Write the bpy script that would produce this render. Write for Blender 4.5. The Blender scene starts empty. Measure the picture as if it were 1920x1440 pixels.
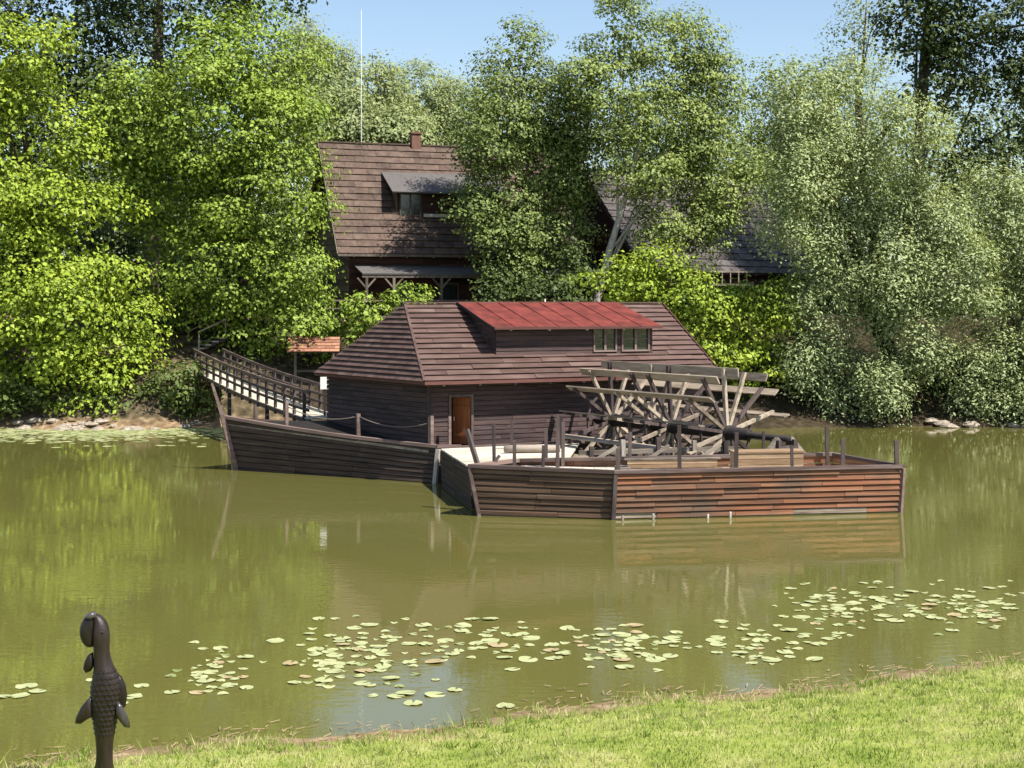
import bpy, math, random
import numpy as np
from mathutils import Vector, Matrix

random.seed(7)
RNG = np.random.default_rng(11)
R = math.radians
scene = bpy.context.scene
COL = scene.collection

# ------------------------------------------------------------------ camera
cam_d = bpy.data.cameras.new('camera')
cam = bpy.data.objects.new('camera', cam_d)
COL.objects.link(cam)
cam.location = (0, 0, 7.0)
cam.rotation_euler = (R(90), 0, 0)
cam_d.sensor_width = 36
cam_d.lens = 52.5
cam_d.shift_y = -0.0792
cam_d.clip_end = 3000
scene.camera = cam

# ------------------------------------------------------------------ sky, sun, exposure
SUN_EL = R(55)
SUN_H = Vector((0.80, -0.60, 0)).normalized()
world = bpy.data.worlds.new('World')
scene.world = world
world.use_nodes = True
wn = world.node_tree.nodes
wl = world.node_tree.links
sky = wn.new('ShaderNodeTexSky')
sky.sky_type = 'NISHITA'
sky.sun_disc = False
sky.sun_elevation = SUN_EL
sky.sun_rotation = math.atan2(SUN_H.x, SUN_H.y)
sky.altitude = 100
sky.air_density = 1.0
sky.dust_density = 0.6
sky.ozone_density = 0.4
bg = wn['Background']
bg.inputs['Strength'].default_value = 0.098
wl.new(sky.outputs[0], bg.inputs['Color'])

sun_d = bpy.data.lights.new('sun', 'SUN')
sun_d.energy = 5.0
sun_d.angle = R(0.55)
sun_d.color = (1.0, 0.95, 0.86)
sun = bpy.data.objects.new('sun', sun_d)
COL.objects.link(sun)
sd = Vector((SUN_H.x * math.cos(SUN_EL), SUN_H.y * math.cos(SUN_EL), math.sin(SUN_EL)))
sun.rotation_euler = sd.to_track_quat('Z', 'Y').to_euler()

scene.view_settings.view_transform = 'Standard'
scene.view_settings.look = 'None'
scene.view_settings.gamma = 1.0
scene.view_settings.exposure = 0.82
scene.view_settings.use_curve_mapping = False
scene.render.engine = 'CYCLES'
scene.cycles.max_bounces = 5
scene.cycles.diffuse_bounces = 2
scene.cycles.transparent_max_bounces = 8


# ------------------------------------------------------------------ materials
def new_mat(name):
    m = bpy.data.materials.new(name)
    m.use_nodes = True
    nt = m.node_tree
    b = nt.nodes['Principled BSDF']
    return m, nt, b


def N(nt, t, **kw):
    n = nt.nodes.new(t)
    for k, v in kw.items():
        setattr(n, k, v)
    return n


def ramp(nt, stops):
    n = N(nt, 'ShaderNodeValToRGB')
    e = n.color_ramp.elements
    while len(e) < len(stops):
        e.new(0.5)
    for el, (p, c) in zip(e, stops):
        el.position = p
        el.color = (c[0], c[1], c[2], 1)
    return n


def mixrgb(nt, fac, a, b, mode='MIX'):
    n = N(nt, 'ShaderNodeMix', data_type='RGBA', blend_type=mode)
    for sock, v in ((n.inputs[0], fac), (n.inputs[6], a), (n.inputs[7], b)):
        if isinstance(v, (int, float)):
            sock.default_value = v
        elif isinstance(v, tuple):
            sock.default_value = (v[0], v[1], v[2], 1)
        else:
            nt.links.new(v, sock)
    return n.outputs[2]


def wood(name, dark, light, pale=None, scale=(0.7, 0.7, 9.0), rough=0.75, rnd=0.5, pale_amt=0.35, bump=0.5, patch=None):
    """weathered timber: streaks along the board, a shift from board to board, worn pale patches"""
    m, nt, b = new_mat(name)
    L = nt.links
    tc = N(nt, 'ShaderNodeTexCoord')
    mp = N(nt, 'ShaderNodeMapping')
    mp.inputs['Scale'].default_value = scale
    L.new(tc.outputs['Object'], mp.inputs['Vector'])
    oi = N(nt, 'ShaderNodeObjectInfo')
    off = N(nt, 'ShaderNodeVectorMath', operation='ADD')
    sc = N(nt, 'ShaderNodeVectorMath', operation='SCALE')
    cmb = N(nt, 'ShaderNodeCombineXYZ')
    L.new(oi.outputs['Random'], cmb.inputs[0])
    L.new(oi.outputs['Random'], cmb.inputs[1])
    L.new(cmb.outputs[0], sc.inputs[0])
    sc.inputs['Scale'].default_value = 37.0
    L.new(mp.outputs[0], off.inputs[0])
    L.new(sc.outputs[0], off.inputs[1])
    n1 = N(nt, 'ShaderNodeTexNoise')
    n1.inputs['Scale'].default_value = 1.6
    n1.inputs['Detail'].default_value = 6
    n1.inputs['Roughness'].default_value = 0.65
    L.new(off.outputs[0], n1.inputs['Vector'])
    add = N(nt, 'ShaderNodeMath', operation='MULTIPLY_ADD')
    L.new(oi.outputs['Random'], add.inputs[0])
    add.inputs[1].default_value = rnd
    L.new(n1.outputs[0], add.inputs[2])
    sub = N(nt, 'ShaderNodeMath', operation='SUBTRACT')
    L.new(add.outputs[0], sub.inputs[0])
    sub.inputs[1].default_value = rnd * 0.5
    rp = ramp(nt, [(0.28, dark), (0.72, light)])
    L.new(sub.outputs[0], rp.inputs[0])
    col = rp.outputs[0]
    if pale:
        n2 = N(nt, 'ShaderNodeTexNoise')
        n2.inputs['Scale'].default_value = 0.9
        n2.inputs['Detail'].default_value = 5
        L.new(off.outputs[0], n2.inputs['Vector'])
        r2 = ramp(nt, [(0.5, (0, 0, 0)), (0.72, (1, 1, 1))])
        L.new(n2.outputs[0], r2.inputs[0])
        mu = N(nt, 'ShaderNodeMath', operation='MULTIPLY')
        L.new(r2.outputs[0], mu.inputs[0])
        mu.inputs[1].default_value = pale_amt
        col = mixrgb(nt, mu.outputs[0], col, pale)
    if patch:
        n3 = N(nt, 'ShaderNodeTexNoise')
        n3.inputs['Scale'].default_value = 0.55
        n3.inputs['Detail'].default_value = 6
        n3.inputs['Roughness'].default_value = 0.6
        L.new(tc.outputs['Object'], n3.inputs['Vector'])
        r3 = ramp(nt, [(0.48, (0, 0, 0)), (0.68, (1, 1, 1))])
        L.new(n3.outputs[0], r3.inputs[0])
        pk = mixrgb(nt, 1.0, n1.outputs[0], (patch[0] * 2, patch[1] * 2, patch[2] * 2), 'MULTIPLY')
        col = mixrgb(nt, r3.outputs[0], col, pk)
    L.new(col, b.inputs['Base Color'])
    b.inputs['Roughness'].default_value = rough
    b.inputs['Specular IOR Level'].default_value = 0.3
    bp = N(nt, 'ShaderNodeBump')
    bp.inputs['Strength'].default_value = bump
    bp.inputs['Distance'].default_value = 0.02
    L.new(n1.outputs[0], bp.inputs['Height'])
    L.new(bp.outputs[0], b.inputs['Normal'])
    return m


def leaf_mat(name, c1, c2, trans=0.35, tcol=None):
    m, nt, b = new_mat(name)
    L = nt.links
    g = N(nt, 'ShaderNodeNewGeometry')
    tc = N(nt, 'ShaderNodeTexCoord')
    n1 = N(nt, 'ShaderNodeTexNoise')
    n1.inputs['Scale'].default_value = 0.45
    n1.inputs['Detail'].default_value = 2
    L.new(tc.outputs['Object'], n1.inputs['Vector'])
    ad = N(nt, 'ShaderNodeMath', operation='ADD')
    L.new(g.outputs['Random Per Island'], ad.inputs[0])
    L.new(n1.outputs[0], ad.inputs[1])
    rp = ramp(nt, [(0.35, c1), (1.15, c2)])
    hf = N(nt, 'ShaderNodeMath', operation='MULTIPLY')
    L.new(ad.outputs[0], hf.inputs[0])
    hf.inputs[1].default_value = 0.8
    rp.color_ramp.elements[1].position = 0.95
    L.new(hf.outputs[0], rp.inputs[0])
    L.new(rp.outputs[0], b.inputs['Base Color'])
    b.inputs['Roughness'].default_value = 0.55
    b.inputs['Specular IOR Level'].default_value = 0.25
    t = N(nt, 'ShaderNodeBsdfTranslucent')
    tm = mixrgb(nt, 1.0, rp.outputs[0], (1.25, 1.15, 0.55), 'MULTIPLY')
    L.new(tm, t.inputs['Color'])
    mx = N(nt, 'ShaderNodeMixShader')
    mx.inputs[0].default_value = trans
    L.new(b.outputs[0], mx.inputs[1])
    L.new(t.outputs[0], mx.inputs[2])
    out = nt.nodes['Material Output']
    L.new(mx.outputs[0], out.inputs['Surface'])
    return m


def plain(name, c, rough=0.7, spec=0.3, noise=0.25, nscale=6.0, metal=0.0):
    m, nt, b = new_mat(name)
    L = nt.links
    tc = N(nt, 'ShaderNodeTexCoord')
    n1 = N(nt, 'ShaderNodeTexNoise')
    n1.inputs['Scale'].default_value = nscale
    n1.inputs['Detail'].default_value = 5
    L.new(tc.outputs['Object'], n1.inputs['Vector'])
    lo = tuple(v * (1 - noise) for v in c)
    hi = tuple(min(1, v * (1 + noise)) for v in c)
    rp = ramp(nt, [(0.3, lo), (0.7, hi)])
    L.new(n1.outputs[0], rp.inputs[0])
    L.new(rp.outputs[0], b.inputs['Base Color'])
    b.inputs['Roughness'].default_value = rough
    b.inputs['Specular IOR Level'].default_value = spec
    b.inputs['Metallic'].default_value = metal
    bp = N(nt, 'ShaderNodeBump')
    bp.inputs['Strength'].default_value = 0.3
    bp.inputs['Distance'].default_value = 0.02
    L.new(n1.outputs[0], bp.inputs['Height'])
    L.new(bp.outputs[0], b.inputs['Normal'])
    return m


M = {}
M['wall'] = wood('tarred_wall_wood', (0.028, 0.018, 0.018), (0.090, 0.055, 0.050), (0.15, 0.11, 0.10), scale=(0.5, 0.5, 7), pale_amt=0.25, rnd=0.2)
M['core'] = plain('dark_timber_core', (0.018, 0.014, 0.013), noise=0.3)
M['hull'] = wood('dark_hull_wood', (0.026, 0.018, 0.015), (0.085, 0.055, 0.042), (0.20, 0.14, 0.10), scale=(0.35, 0.35, 8), pale_amt=0.35, rnd=0.14, patch=(0.07, 0.046, 0.036))
M['hull2'] = wood('red_brown_hull_wood', (0.070, 0.032, 0.018), (0.30, 0.118, 0.055), (0.36, 0.25, 0.17), scale=(0.25, 0.25, 9), pale_amt=0.4, rnd=0.14, patch=(0.115, 0.072, 0.048))
M['hullbrown'] = wood('brown_hull_wood', (0.040, 0.024, 0.016), (0.15, 0.085, 0.052), (0.30, 0.215, 0.15), scale=(0.25, 0.25, 9), pale_amt=0.4, rnd=0.14, patch=(0.085, 0.054, 0.038))
M['hullpale'] = wood('silted_hull_wood', (0.10, 0.072, 0.05), (0.34, 0.28, 0.21), scale=(0.5, 0.5, 5), rnd=0.6)
M['cap'] = wood('gunwale_wood', (0.075, 0.050, 0.045), (0.20, 0.135, 0.115), (0.35, 0.29, 0.26), scale=(0.4, 0.4, 4))
M['deck'] = wood('bleached_deck_wood', (0.36, 0.32, 0.25), (0.62, 0.57, 0.47), scale=(1.2, 1.2, 1.2), rnd=0.3)
M['roofb'] = wood('brown_roof_board', (0.060, 0.034, 0.028), (0.130, 0.078, 0.065), (0.19, 0.13, 0.11), scale=(0.5, 1.6, 1.6), rnd=0.16, pale_amt=0.55)
M['roofred'] = plain('red_felt_roof', (0.135, 0.027, 0.020), rough=0.95, noise=0.42, nscale=1.6)
M['rooftrim'] = wood('roof_edge_wood', (0.06, 0.022, 0.018), (0.13, 0.055, 0.045))
M['grey'] = wood('weathered_grey_wood', (0.09, 0.072, 0.058), (0.30, 0.25, 0.20), (0.48, 0.42, 0.34), scale=(0.5, 3, 3), rnd=0.5)
M['paddle'] = wood('warm_weathered_paddle_wood', (0.15, 0.115, 0.085), (0.42, 0.345, 0.26), (0.60, 0.52, 0.41), scale=(0.5, 3, 3), rnd=0.5)
M['post'] = wood('dark_post_wood', (0.030, 0.022, 0.022), (0.10, 0.072, 0.066), (0.2, 0.16, 0.15), scale=(5, 5, 0.6))
M['palepost'] = wood('bleached_post_wood', (0.2, 0.16, 0.13), (0.5, 0.45, 0.39), scale=(5, 5, 0.6))
M['door'] = wood('orange_door_wood', (0.22, 0.068, 0.024), (0.42, 0.16, 0.06), scale=(6, 6, 0.6))
M['sandbox'] = wood('sandy_box_wood', (0.20, 0.125, 0.07), (0.40, 0.28, 0.175), (0.5, 0.4, 0.29), scale=(0.7, 2, 5))
M['rope'] = plain('old_rope', (0.16, 0.13, 0.11), nscale=30)
M['glass'] = plain('dark_window_glass', (0.03, 0.035, 0.035), rough=0.08, spec=0.6, noise=0.2)
M['shingle'] = wood('brown_shingle', (0.050, 0.031, 0.024), (0.125, 0.082, 0.062), (0.19, 0.14, 0.105), scale=(1.5, 1.5, 1.5), rnd=0.28, pale_amt=0.4)
M['shingle2'] = wood('grey_shingle', (0.035, 0.029, 0.028), (0.095, 0.08, 0.077), (0.24, 0.22, 0.215), scale=(1.2, 1.2, 1.2), rnd=0.4)
M['greyroof'] = wood('grey_dormer_roof', (0.045, 0.042, 0.041), (0.11, 0.10, 0.096), scale=(1, 1, 1))
M['redwall'] = wood('dark_red_wall', (0.034, 0.014, 0.011), (0.085, 0.034, 0.026), scale=(0.5, 0.5, 6))
M['gable'] = wood('olive_gable_boards', (0.075, 0.062, 0.038), (0.19, 0.16, 0.10), scale=(0.5, 0.5, 6))
M['housepost'] = wood('house_post_wood', (0.07, 0.055, 0.045), (0.19, 0.155, 0.125), scale=(5, 5, 0.6))
M['brick'] = plain('chimney_brick', (0.17, 0.085, 0.06), nscale=8)
M['redtile'] = wood('terracotta_shelter_roof', (0.20, 0.085, 0.05), (0.36, 0.18, 0.115), scale=(3, 3, 3))
M['white'] = plain('white_paint', (0.75, 0.74, 0.70), noise=0.08)
M['metal'] = plain('pale_mast_metal', (0.5, 0.52, 0.52), rough=0.4, noise=0.1)
M['bark'] = wood('bark', (0.035, 0.026, 0.02), (0.13, 0.10, 0.075), scale=(4, 4, 1))
M['barkpale'] = wood('pale_bark', (0.16, 0.14, 0.12), (0.46, 0.42, 0.37), scale=(3, 3, 1.5))
M['fish'] = wood('oiled_dark_carved_wood', (0.006, 0.0045, 0.0045), (0.030, 0.020, 0.017), scale=(6, 6, 1.5), rough=0.38, bump=1.0)
M['fish'].node_tree.nodes['Principled BSDF'].inputs['Specular IOR Level'].default_value = 0.35
M['fishpale'] = wood('highlight_carved_wood', (0.012, 0.010, 0.010), (0.07, 0.06, 0.056), scale=(6, 6, 1.5), rough=0.25)  # paler tone paints the highlights on the lip and right pelvic fin
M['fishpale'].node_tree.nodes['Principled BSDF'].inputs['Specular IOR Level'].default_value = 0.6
M['stone'] = plain('shore_stone', (0.30, 0.25, 0.20), nscale=3, noise=0.4)
M['pad'] = leaf_mat('lily_pad_leaf', (0.20, 0.24, 0.085), (0.42, 0.44, 0.22), trans=0.1)
M['padbrown'] = leaf_mat('browning_lily_pad_leaf', (0.20, 0.14, 0.08), (0.42, 0.34, 0.18), trans=0.1)
# foliage by species
M['l_yellow'] = leaf_mat('leaf_bright_yellow_green', (0.0756, 0.1296, 0.0115), (0.33, 0.42, 0.045), 0.22)
M['l_lime'] = leaf_mat('leaf_lime_green', (0.0576, 0.1008, 0.0130), (0.265, 0.36, 0.05), 0.2)
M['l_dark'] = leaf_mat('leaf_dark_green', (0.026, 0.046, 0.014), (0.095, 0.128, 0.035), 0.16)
M['l_olive'] = leaf_mat('leaf_olive_green', (0.0504, 0.0778, 0.0194), (0.225, 0.285, 0.08), 0.2)
M['l_mid'] = leaf_mat('leaf_mid_green', (0.0720, 0.1066, 0.0245), (0.29, 0.355, 0.1), 0.22)
M['l_willow'] = leaf_mat('leaf_pale_willow', (0.150, 0.195, 0.085), (0.39, 0.455, 0.215), 0.24)
M['l_hill'] = leaf_mat('leaf_pale_hillside', (0.15, 0.19, 0.075), (0.31, 0.36, 0.155), 0.24)
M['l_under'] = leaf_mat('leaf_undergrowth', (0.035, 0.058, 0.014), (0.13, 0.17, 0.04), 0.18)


def ground_material():
    m, nt, b = new_mat('grassy_ground')
    L = nt.links
    g = N(nt, 'ShaderNodeNewGeometry')
    sep = N(nt, 'ShaderNodeSeparateXYZ')
    L.new(g.outputs['Position'], sep.inputs[0])
    n1 = N(nt, 'ShaderNodeTexNoise')
    n1.inputs['Scale'].default_value = 0.9
    n1.inputs['Detail'].default_value = 8
    n1.inputs['Roughness'].default_value = 0.7
    L.new(g.outputs['Position'], n1.inputs['Vector'])
    grass = ramp(nt, [(0.3, (0.13, 0.18, 0.03)), (0.5, (0.25, 0.29, 0.06)), (0.72, (0.42, 0.38, 0.17))])
    L.new(n1.outputs[0], grass.inputs[0])
    n2 = N(nt, 'ShaderNodeTexNoise')
    n2.inputs['Scale'].default_value = 2.2
    n2.inputs['Detail'].default_value = 8
    L.new(g.outputs['Position'], n2.inputs['Vector'])
    mud = ramp(nt, [(0.3, (0.10, 0.065, 0.035)), (0.55, (0.24, 0.165, 0.095)), (0.75, (0.40, 0.31, 0.20))])
    L.new(n2.outputs[0], mud.inputs[0])
    # bare silt where the bank meets the water (a height of its own, ragged)
    ad = N(nt, 'ShaderNodeMath', operation='MULTIPLY_ADD')
    L.new(n2.outputs[0], ad.inputs[0])
    ad.inputs[1].default_value = -0.35
    L.new(sep.outputs[2], ad.inputs[2])
    mr = N(nt, 'ShaderNodeMapRange')
    mr.inputs['From Min'].default_value = -0.11
    mr.inputs['From Max'].default_value = -0.02
    L.new(ad.outputs[0], mr.inputs['Value'])
    near = mixrgb(nt, mr.outputs[0], mud.outputs[0], grass.outputs[0])
    # far bank: leaf litter and earth under the trees
    earth = ramp(nt, [(0.3, (0.035, 0.028, 0.016)), (0.55, (0.10, 0.078, 0.045)), (0.8, (0.26, 0.20, 0.13))])
    L.new(n2.outputs[0], earth.inputs[0])
    fy = N(nt, 'ShaderNodeMapRange')
    fy.inputs['From Min'].default_value = 60
    fy.inputs['From Max'].default_value = 62
    L.new(sep.outputs[1], fy.inputs['Value'])
    fz = N(nt, 'ShaderNodeMapRange')
    fz.inputs['From Min'].default_value = 0.05
    fz.inputs['From Max'].default_value = 0.5
    L.new(ad.outputs[0], fz.inputs['Value'])
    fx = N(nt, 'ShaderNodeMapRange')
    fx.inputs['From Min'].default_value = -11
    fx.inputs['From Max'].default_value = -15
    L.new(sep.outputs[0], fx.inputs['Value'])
    shade_earth = ramp(nt, [(0.3, (0.025, 0.019, 0.011)), (0.6, (0.06, 0.045, 0.027)), (0.85, (0.14, 0.105, 0.07))])  # shade under the willows painted into the right far bank's earth colour
    L.new(n2.outputs[0], shade_earth.inputs[0])
    shore = mixrgb(nt, fx.outputs[0], shade_earth.outputs[0], mud.outputs[0])
    earth2 = mixrgb(nt, fx.outputs[0], shade_earth.outputs[0], earth.outputs[0])
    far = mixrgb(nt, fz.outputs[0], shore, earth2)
    col = mixrgb(nt, fy.outputs[0], near, far)
    L.new(col, b.inputs['Base Color'])
    b.inputs['Roughness'].default_value = 0.95
    b.inputs['Specular IOR Level'].default_value = 0.1
    bp = N(nt, 'ShaderNodeBump')
    bp.inputs['Strength'].default_value = 0.6
    bp.inputs['Distance'].default_value = 0.08
    L.new(n2.outputs[0], bp.inputs['Height'])
    L.new(bp.outputs[0], b.inputs['Normal'])
    return m


def water_material():
    m, nt, b = new_mat('murky_pond_water')
    L = nt.links
    g = N(nt, 'ShaderNodeNewGeometry')
    n0 = N(nt, 'ShaderNodeTexNoise')
    n0.inputs['Scale'].default_value = 0.05
    n0.inputs['Detail'].default_value = 3
    L.new(g.outputs['Position'], n0.inputs['Vector'])
    rp = ramp(nt, [(0.3, (0.112, 0.107, 0.029)), (0.7, (0.134, 0.125, 0.034))])
    L.new(n0.outputs[0], rp.inputs[0])
    L.new(rp.outputs[0], b.inputs['Base Color'])
    b.inputs['Roughness'].default_value = 0.02
    b.inputs['IOR'].default_value = 1.8
    b.inputs['Specular IOR Level'].default_value = 0.5
    mp = N(nt, 'ShaderNodeMapping')
    mp.inputs['Scale'].default_value = (0.8, 1.6, 1)
    L.new(g.outputs['Position'], mp.inputs['Vector'])
    n1 = N(nt, 'ShaderNodeTexNoise')
    n1.inputs['Scale'].default_value = 2.6
    n1.inputs['Detail'].default_value = 3
    n1.inputs['Roughness'].default_value = 0.5
    L.new(mp.outputs[0], n1.inputs['Vector'])
    n2 = N(nt, 'ShaderNodeTexNoise')
    n2.inputs['Scale'].default_value = 0.35
    n2.inputs['Detail'].default_value = 2
    L.new(g.outputs['Position'], n2.inputs['Vector'])
    r2 = ramp(nt, [(0.42, (0.25, 0.25, 0.25)), (0.66, (1, 1, 1))])
    L.new(n2.outputs[0], r2.inputs[0])
    bp = N(nt, 'ShaderNodeBump')
    bp.inputs['Distance'].default_value = 0.0056
    L.new(r2.outputs[0], bp.inputs['Strength'])
    L.new(n1.outputs[0], bp.inputs['Height'])
    L.new(bp.outputs[0], b.inputs['Normal'])
    return m


def grass_mat():
    m, nt, b = new_mat('lawn_grass_blade')
    L = nt.links
    g = N(nt, 'ShaderNodeNewGeometry')
    n1 = N(nt, 'ShaderNodeTexNoise')
    n1.inputs['Scale'].default_value = 0.8
    n1.inputs['Detail'].default_value = 5
    L.new(g.outputs['Position'], n1.inputs['Vector'])
    n3 = N(nt, 'ShaderNodeTexNoise')
    n3.inputs['Scale'].default_value = 2.6
    n3.inputs['Detail'].default_value = 4
    n3.inputs['Roughness'].default_value = 0.7
    L.new(g.outputs['Position'], n3.inputs['Vector'])
    mn = N(nt, 'ShaderNodeMath', operation='MULTIPLY_ADD')
    L.new(n3.outputs[0], mn.inputs[0])
    mn.inputs[1].default_value = 0.7
    mn.inputs[2].default_value = -0.35
    ma = N(nt, 'ShaderNodeMath', operation='ADD')
    L.new(n1.outputs[0], ma.inputs[0])
    L.new(mn.outputs[0], ma.inputs[1])
    ad = N(nt, 'ShaderNodeMath', operation='MULTIPLY_ADD')
    L.new(g.outputs['Random Per Island'], ad.inputs[0])
    ad.inputs[1].default_value = 0.4
    L.new(ma.outputs[0], ad.inputs[2])
    rp = ramp(nt, [(0.40, (0.13, 0.21, 0.025)), (0.64, (0.29, 0.37, 0.07)), (0.90, (0.56, 0.51, 0.25))])
    L.new(ad.outputs[0], rp.inputs[0])
    L.new(rp.outputs[0], b.inputs['Base Color'])
    b.inputs['Roughness'].default_value = 0.6
    b.inputs['Specular IOR Level'].default_value = 0.2
    t = N(nt, 'ShaderNodeBsdfTranslucent')
    L.new(rp.outputs[0], t.inputs['Color'])
    mx = N(nt, 'ShaderNodeMixShader')
    mx.inputs[0].default_value = 0.35
    L.new(b.outputs[0], mx.inputs[1])
    L.new(t.outputs[0], mx.inputs[2])
    L.new(mx.outputs[0], nt.nodes['Material Output'].inputs['Surface'])
    return m


# ------------------------------------------------------------------ mesh helpers
def tag(o, label=None, cat=None, group=None, kind=None):
    if label: o['label'] = label
    if cat: o['category'] = cat
    if group: o['group'] = group
    if kind: o['kind'] = kind
    return o


def empty(name, loc=(0, 0, 0), rz=0.0, label=None, cat=None, group=None):
    o = bpy.data.objects.new(name, None)
    o.empty_display_size = 0.3
    COL.objects.link(o)
    o.location = loc
    o.rotation_euler = (0, 0, rz)
    return tag(o, label, cat, group)


class MB:
    def __init__(s):
        s.v = []; s.f = []

    def add(s, vs, fs):
        k = len(s.v)
        s.v += [tuple(v) for v in vs]
        s.f += [tuple(i + k for i in f) for f in fs]

    def hexa(s, c):
        """eight corners: 0-3 one face, 4-7 the opposite one in the same order"""
        s.add(c, [(3, 2, 1, 0), (4, 5, 6, 7), (0, 1, 5, 4), (1, 2, 6, 5), (2, 3, 7, 6), (3, 0, 4, 7)])

    def box(s, x0, x1, y0, y1, z0, z1):
        s.hexa([(x0, y0, z0), (x1, y0, z0), (x1, y1, z0), (x0, y1, z0), (x0, y0, z1), (x1, y0, z1), (x1, y1, z1), (x0, y1, z1)])

    def bar(s, a, b, w, h, up=(0, 0, 1), w2=None, h2=None):
        a = Vector(a); b = Vector(b); d = (b - a).normalized(); up = Vector(up)
        x = d.cross(up)
        if x.length < 1e-4:
            x = d.cross(Vector((1, 0, 0)))
        x.normalize(); y = x.cross(d)
        w2 = w if w2 is None else w2; h2 = h if h2 is None else h2
        c = [a - x * w / 2 - y * h / 2, a + x * w / 2 - y * h / 2, a + x * w / 2 + y * h / 2, a - x * w / 2 + y * h / 2,
             b - x * w2 / 2 - y * h2 / 2, b + x * w2 / 2 - y * h2 / 2, b + x * w2 / 2 + y * h2 / 2, b - x * w2 / 2 + y * h2 / 2]
        s.hexa(c)

    def tube(s, pts, rad, n=8):
        pts = [Vector(p) for p in pts]
        rings = []
        for i, p in enumerate(pts):
            d = (pts[min(i + 1, len(pts) - 1)] - pts[max(i - 1, 0)]).normalized()
            x = d.cross(Vector((0.13, 0.31, 0.94)))
            if x.length < 0.1:
                x = d.cross(Vector((1, 0, 0)))
            x.normalize(); y = d.cross(x)
            rings.append([p + (x * math.cos(2 * math.pi * k / n) + y * math.sin(2 * math.pi * k / n)) * rad[i] for k in range(n)])
        vs = [q for r in rings for q in r]
        fs = []
        for i in range(len(rings) - 1):
            for k in range(n):
                fs.append((i * n + k, i * n + (k + 1) % n, (i + 1) * n + (k + 1) % n, (i + 1) * n + k))
        fs.append(tuple(range(n - 1, -1, -1)))
        fs.append(tuple((len(rings) - 1) * n + k for k in range(n)))
        s.add(vs, fs)

    def slab(s, a, b, c, d, th, o0=0.0, o1=0.0):
        """quad a b (bottom) c d (top), seen from outside counter-clockwise; o0/o1 push the bottom/top edge out"""
        a, b, c, d = map(Vector, (a, b, c, d))
        n = (b - a).cross(d - a).normalized()
        s.hexa([a + n * (o0 - th), b + n * (o0 - th), c + n * (o1 - th), d + n * (o1 - th), a + n * o0, b + n * o0, c + n * o1, d + n * o1])

    def build(s, name, mat, parent=None, smooth=False):
        me = bpy.data.meshes.new(name)
        me.from_pydata(s.v, [], s.f)
        if smooth:
            me.polygons.foreach_set('use_smooth', [True] * len(me.polygons))
        me.materials.append(mat if not isinstance(mat, str) else M[mat])
        o = bpy.data.objects.new(name, me)
        COL.objects.link(o)
        if parent: o.parent = parent
        return o


def one(name, mat, parent, fn, smooth=False):
    m = MB(); fn(m)
    return m.build(name, mat, parent, smooth)


def lerp(a, b, t):
    return Vector(a) * (1 - t) + Vector(b) * t


def boards(name, mat, parent, P, rows, cuts=None, gap=0.012, th=0.05, seg=1, lap=0.0, out=0.0, jit=0.006, stagger=False, rowmat=None, bevel=0.0):
    """boards over the quad P = (bottom-left, bottom-right, top-right, top-left), one object each"""
    a, b, c, d = P
    objs = []
    for r in range(rows):
        t0 = r / rows; t1 = (r + 1) / rows
        H = (lerp(a, d, t1) - lerp(a, d, t0)).length
        g = gap / max(H, 1e-3) / rows * 0.5
        ranges = cuts(t0, t1) if cuts else [(0.0, 1.0)]
        for (s0, s1) in ranges:
            k = max(1, round(seg * (s1 - s0))) if seg > 1 else 1
            edges = [s0 + (s1 - s0) * i / k for i in range(k + 1)]
            if k > 1:
                sh = (s1 - s0) / k
                if stagger and r % 2:
                    edges = [s0] + [s0 + sh * (i + 0.5) for i in range(k)] + [s1]
                edges = [edges[0]] + [e + random.uniform(-0.22, 0.22) * sh for e in edges[1:-1]] + [edges[-1]]
            for e0, e1 in zip(edges[:-1], edges[1:]):
                W = (lerp(a, b, e1) - lerp(a, b, e0)).length
                ge = min(0.006 / max(W, 0.05), 0.1) * (e1 - e0)
                j = random.uniform(-jit, jit)
                A = lerp(lerp(a, b, e0 + ge), lerp(d, c, e0 + ge), t0 + g)
                B = lerp(lerp(a, b, e1 - ge), lerp(d, c, e1 - ge), t0 + g)
                C = lerp(lerp(a, b, e1 - ge), lerp(d, c, e1 - ge), t1 - g)
                D = lerp(lerp(a, b, e0 + ge), lerp(d, c, e0 + ge), t1 - g)
                m = MB()
                if bevel:
                    nn = (B - A).cross(D - A).normalized()
                    o0, o1 = out + lap + j, out + j
                    Dm, Cm = lerp(A, D, 1 - bevel), lerp(B, C, 1 - bevel)
                    hb = (D - A).length * bevel
                    m.add([A - nn * th, B - nn * th, C - nn * th, D - nn * th, A + nn * o0, B + nn * o0, Cm + nn * o1, Dm + nn * o1, C + nn * (o1 - hb), D + nn * (o1 - hb)],
                          [(3, 2, 1, 0), (4, 5, 6, 7), (7, 6, 8, 9), (0, 1, 5, 4), (9, 8, 2, 3), (1, 2, 8, 6, 5), (0, 4, 7, 9, 3)])
                else:
                    m.slab(A, B, C, D, th, out + lap + j, out + j)
                mm = rowmat(r) if rowmat else mat
                objs.append(m.build(name, mm, parent))
    return objs


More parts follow.
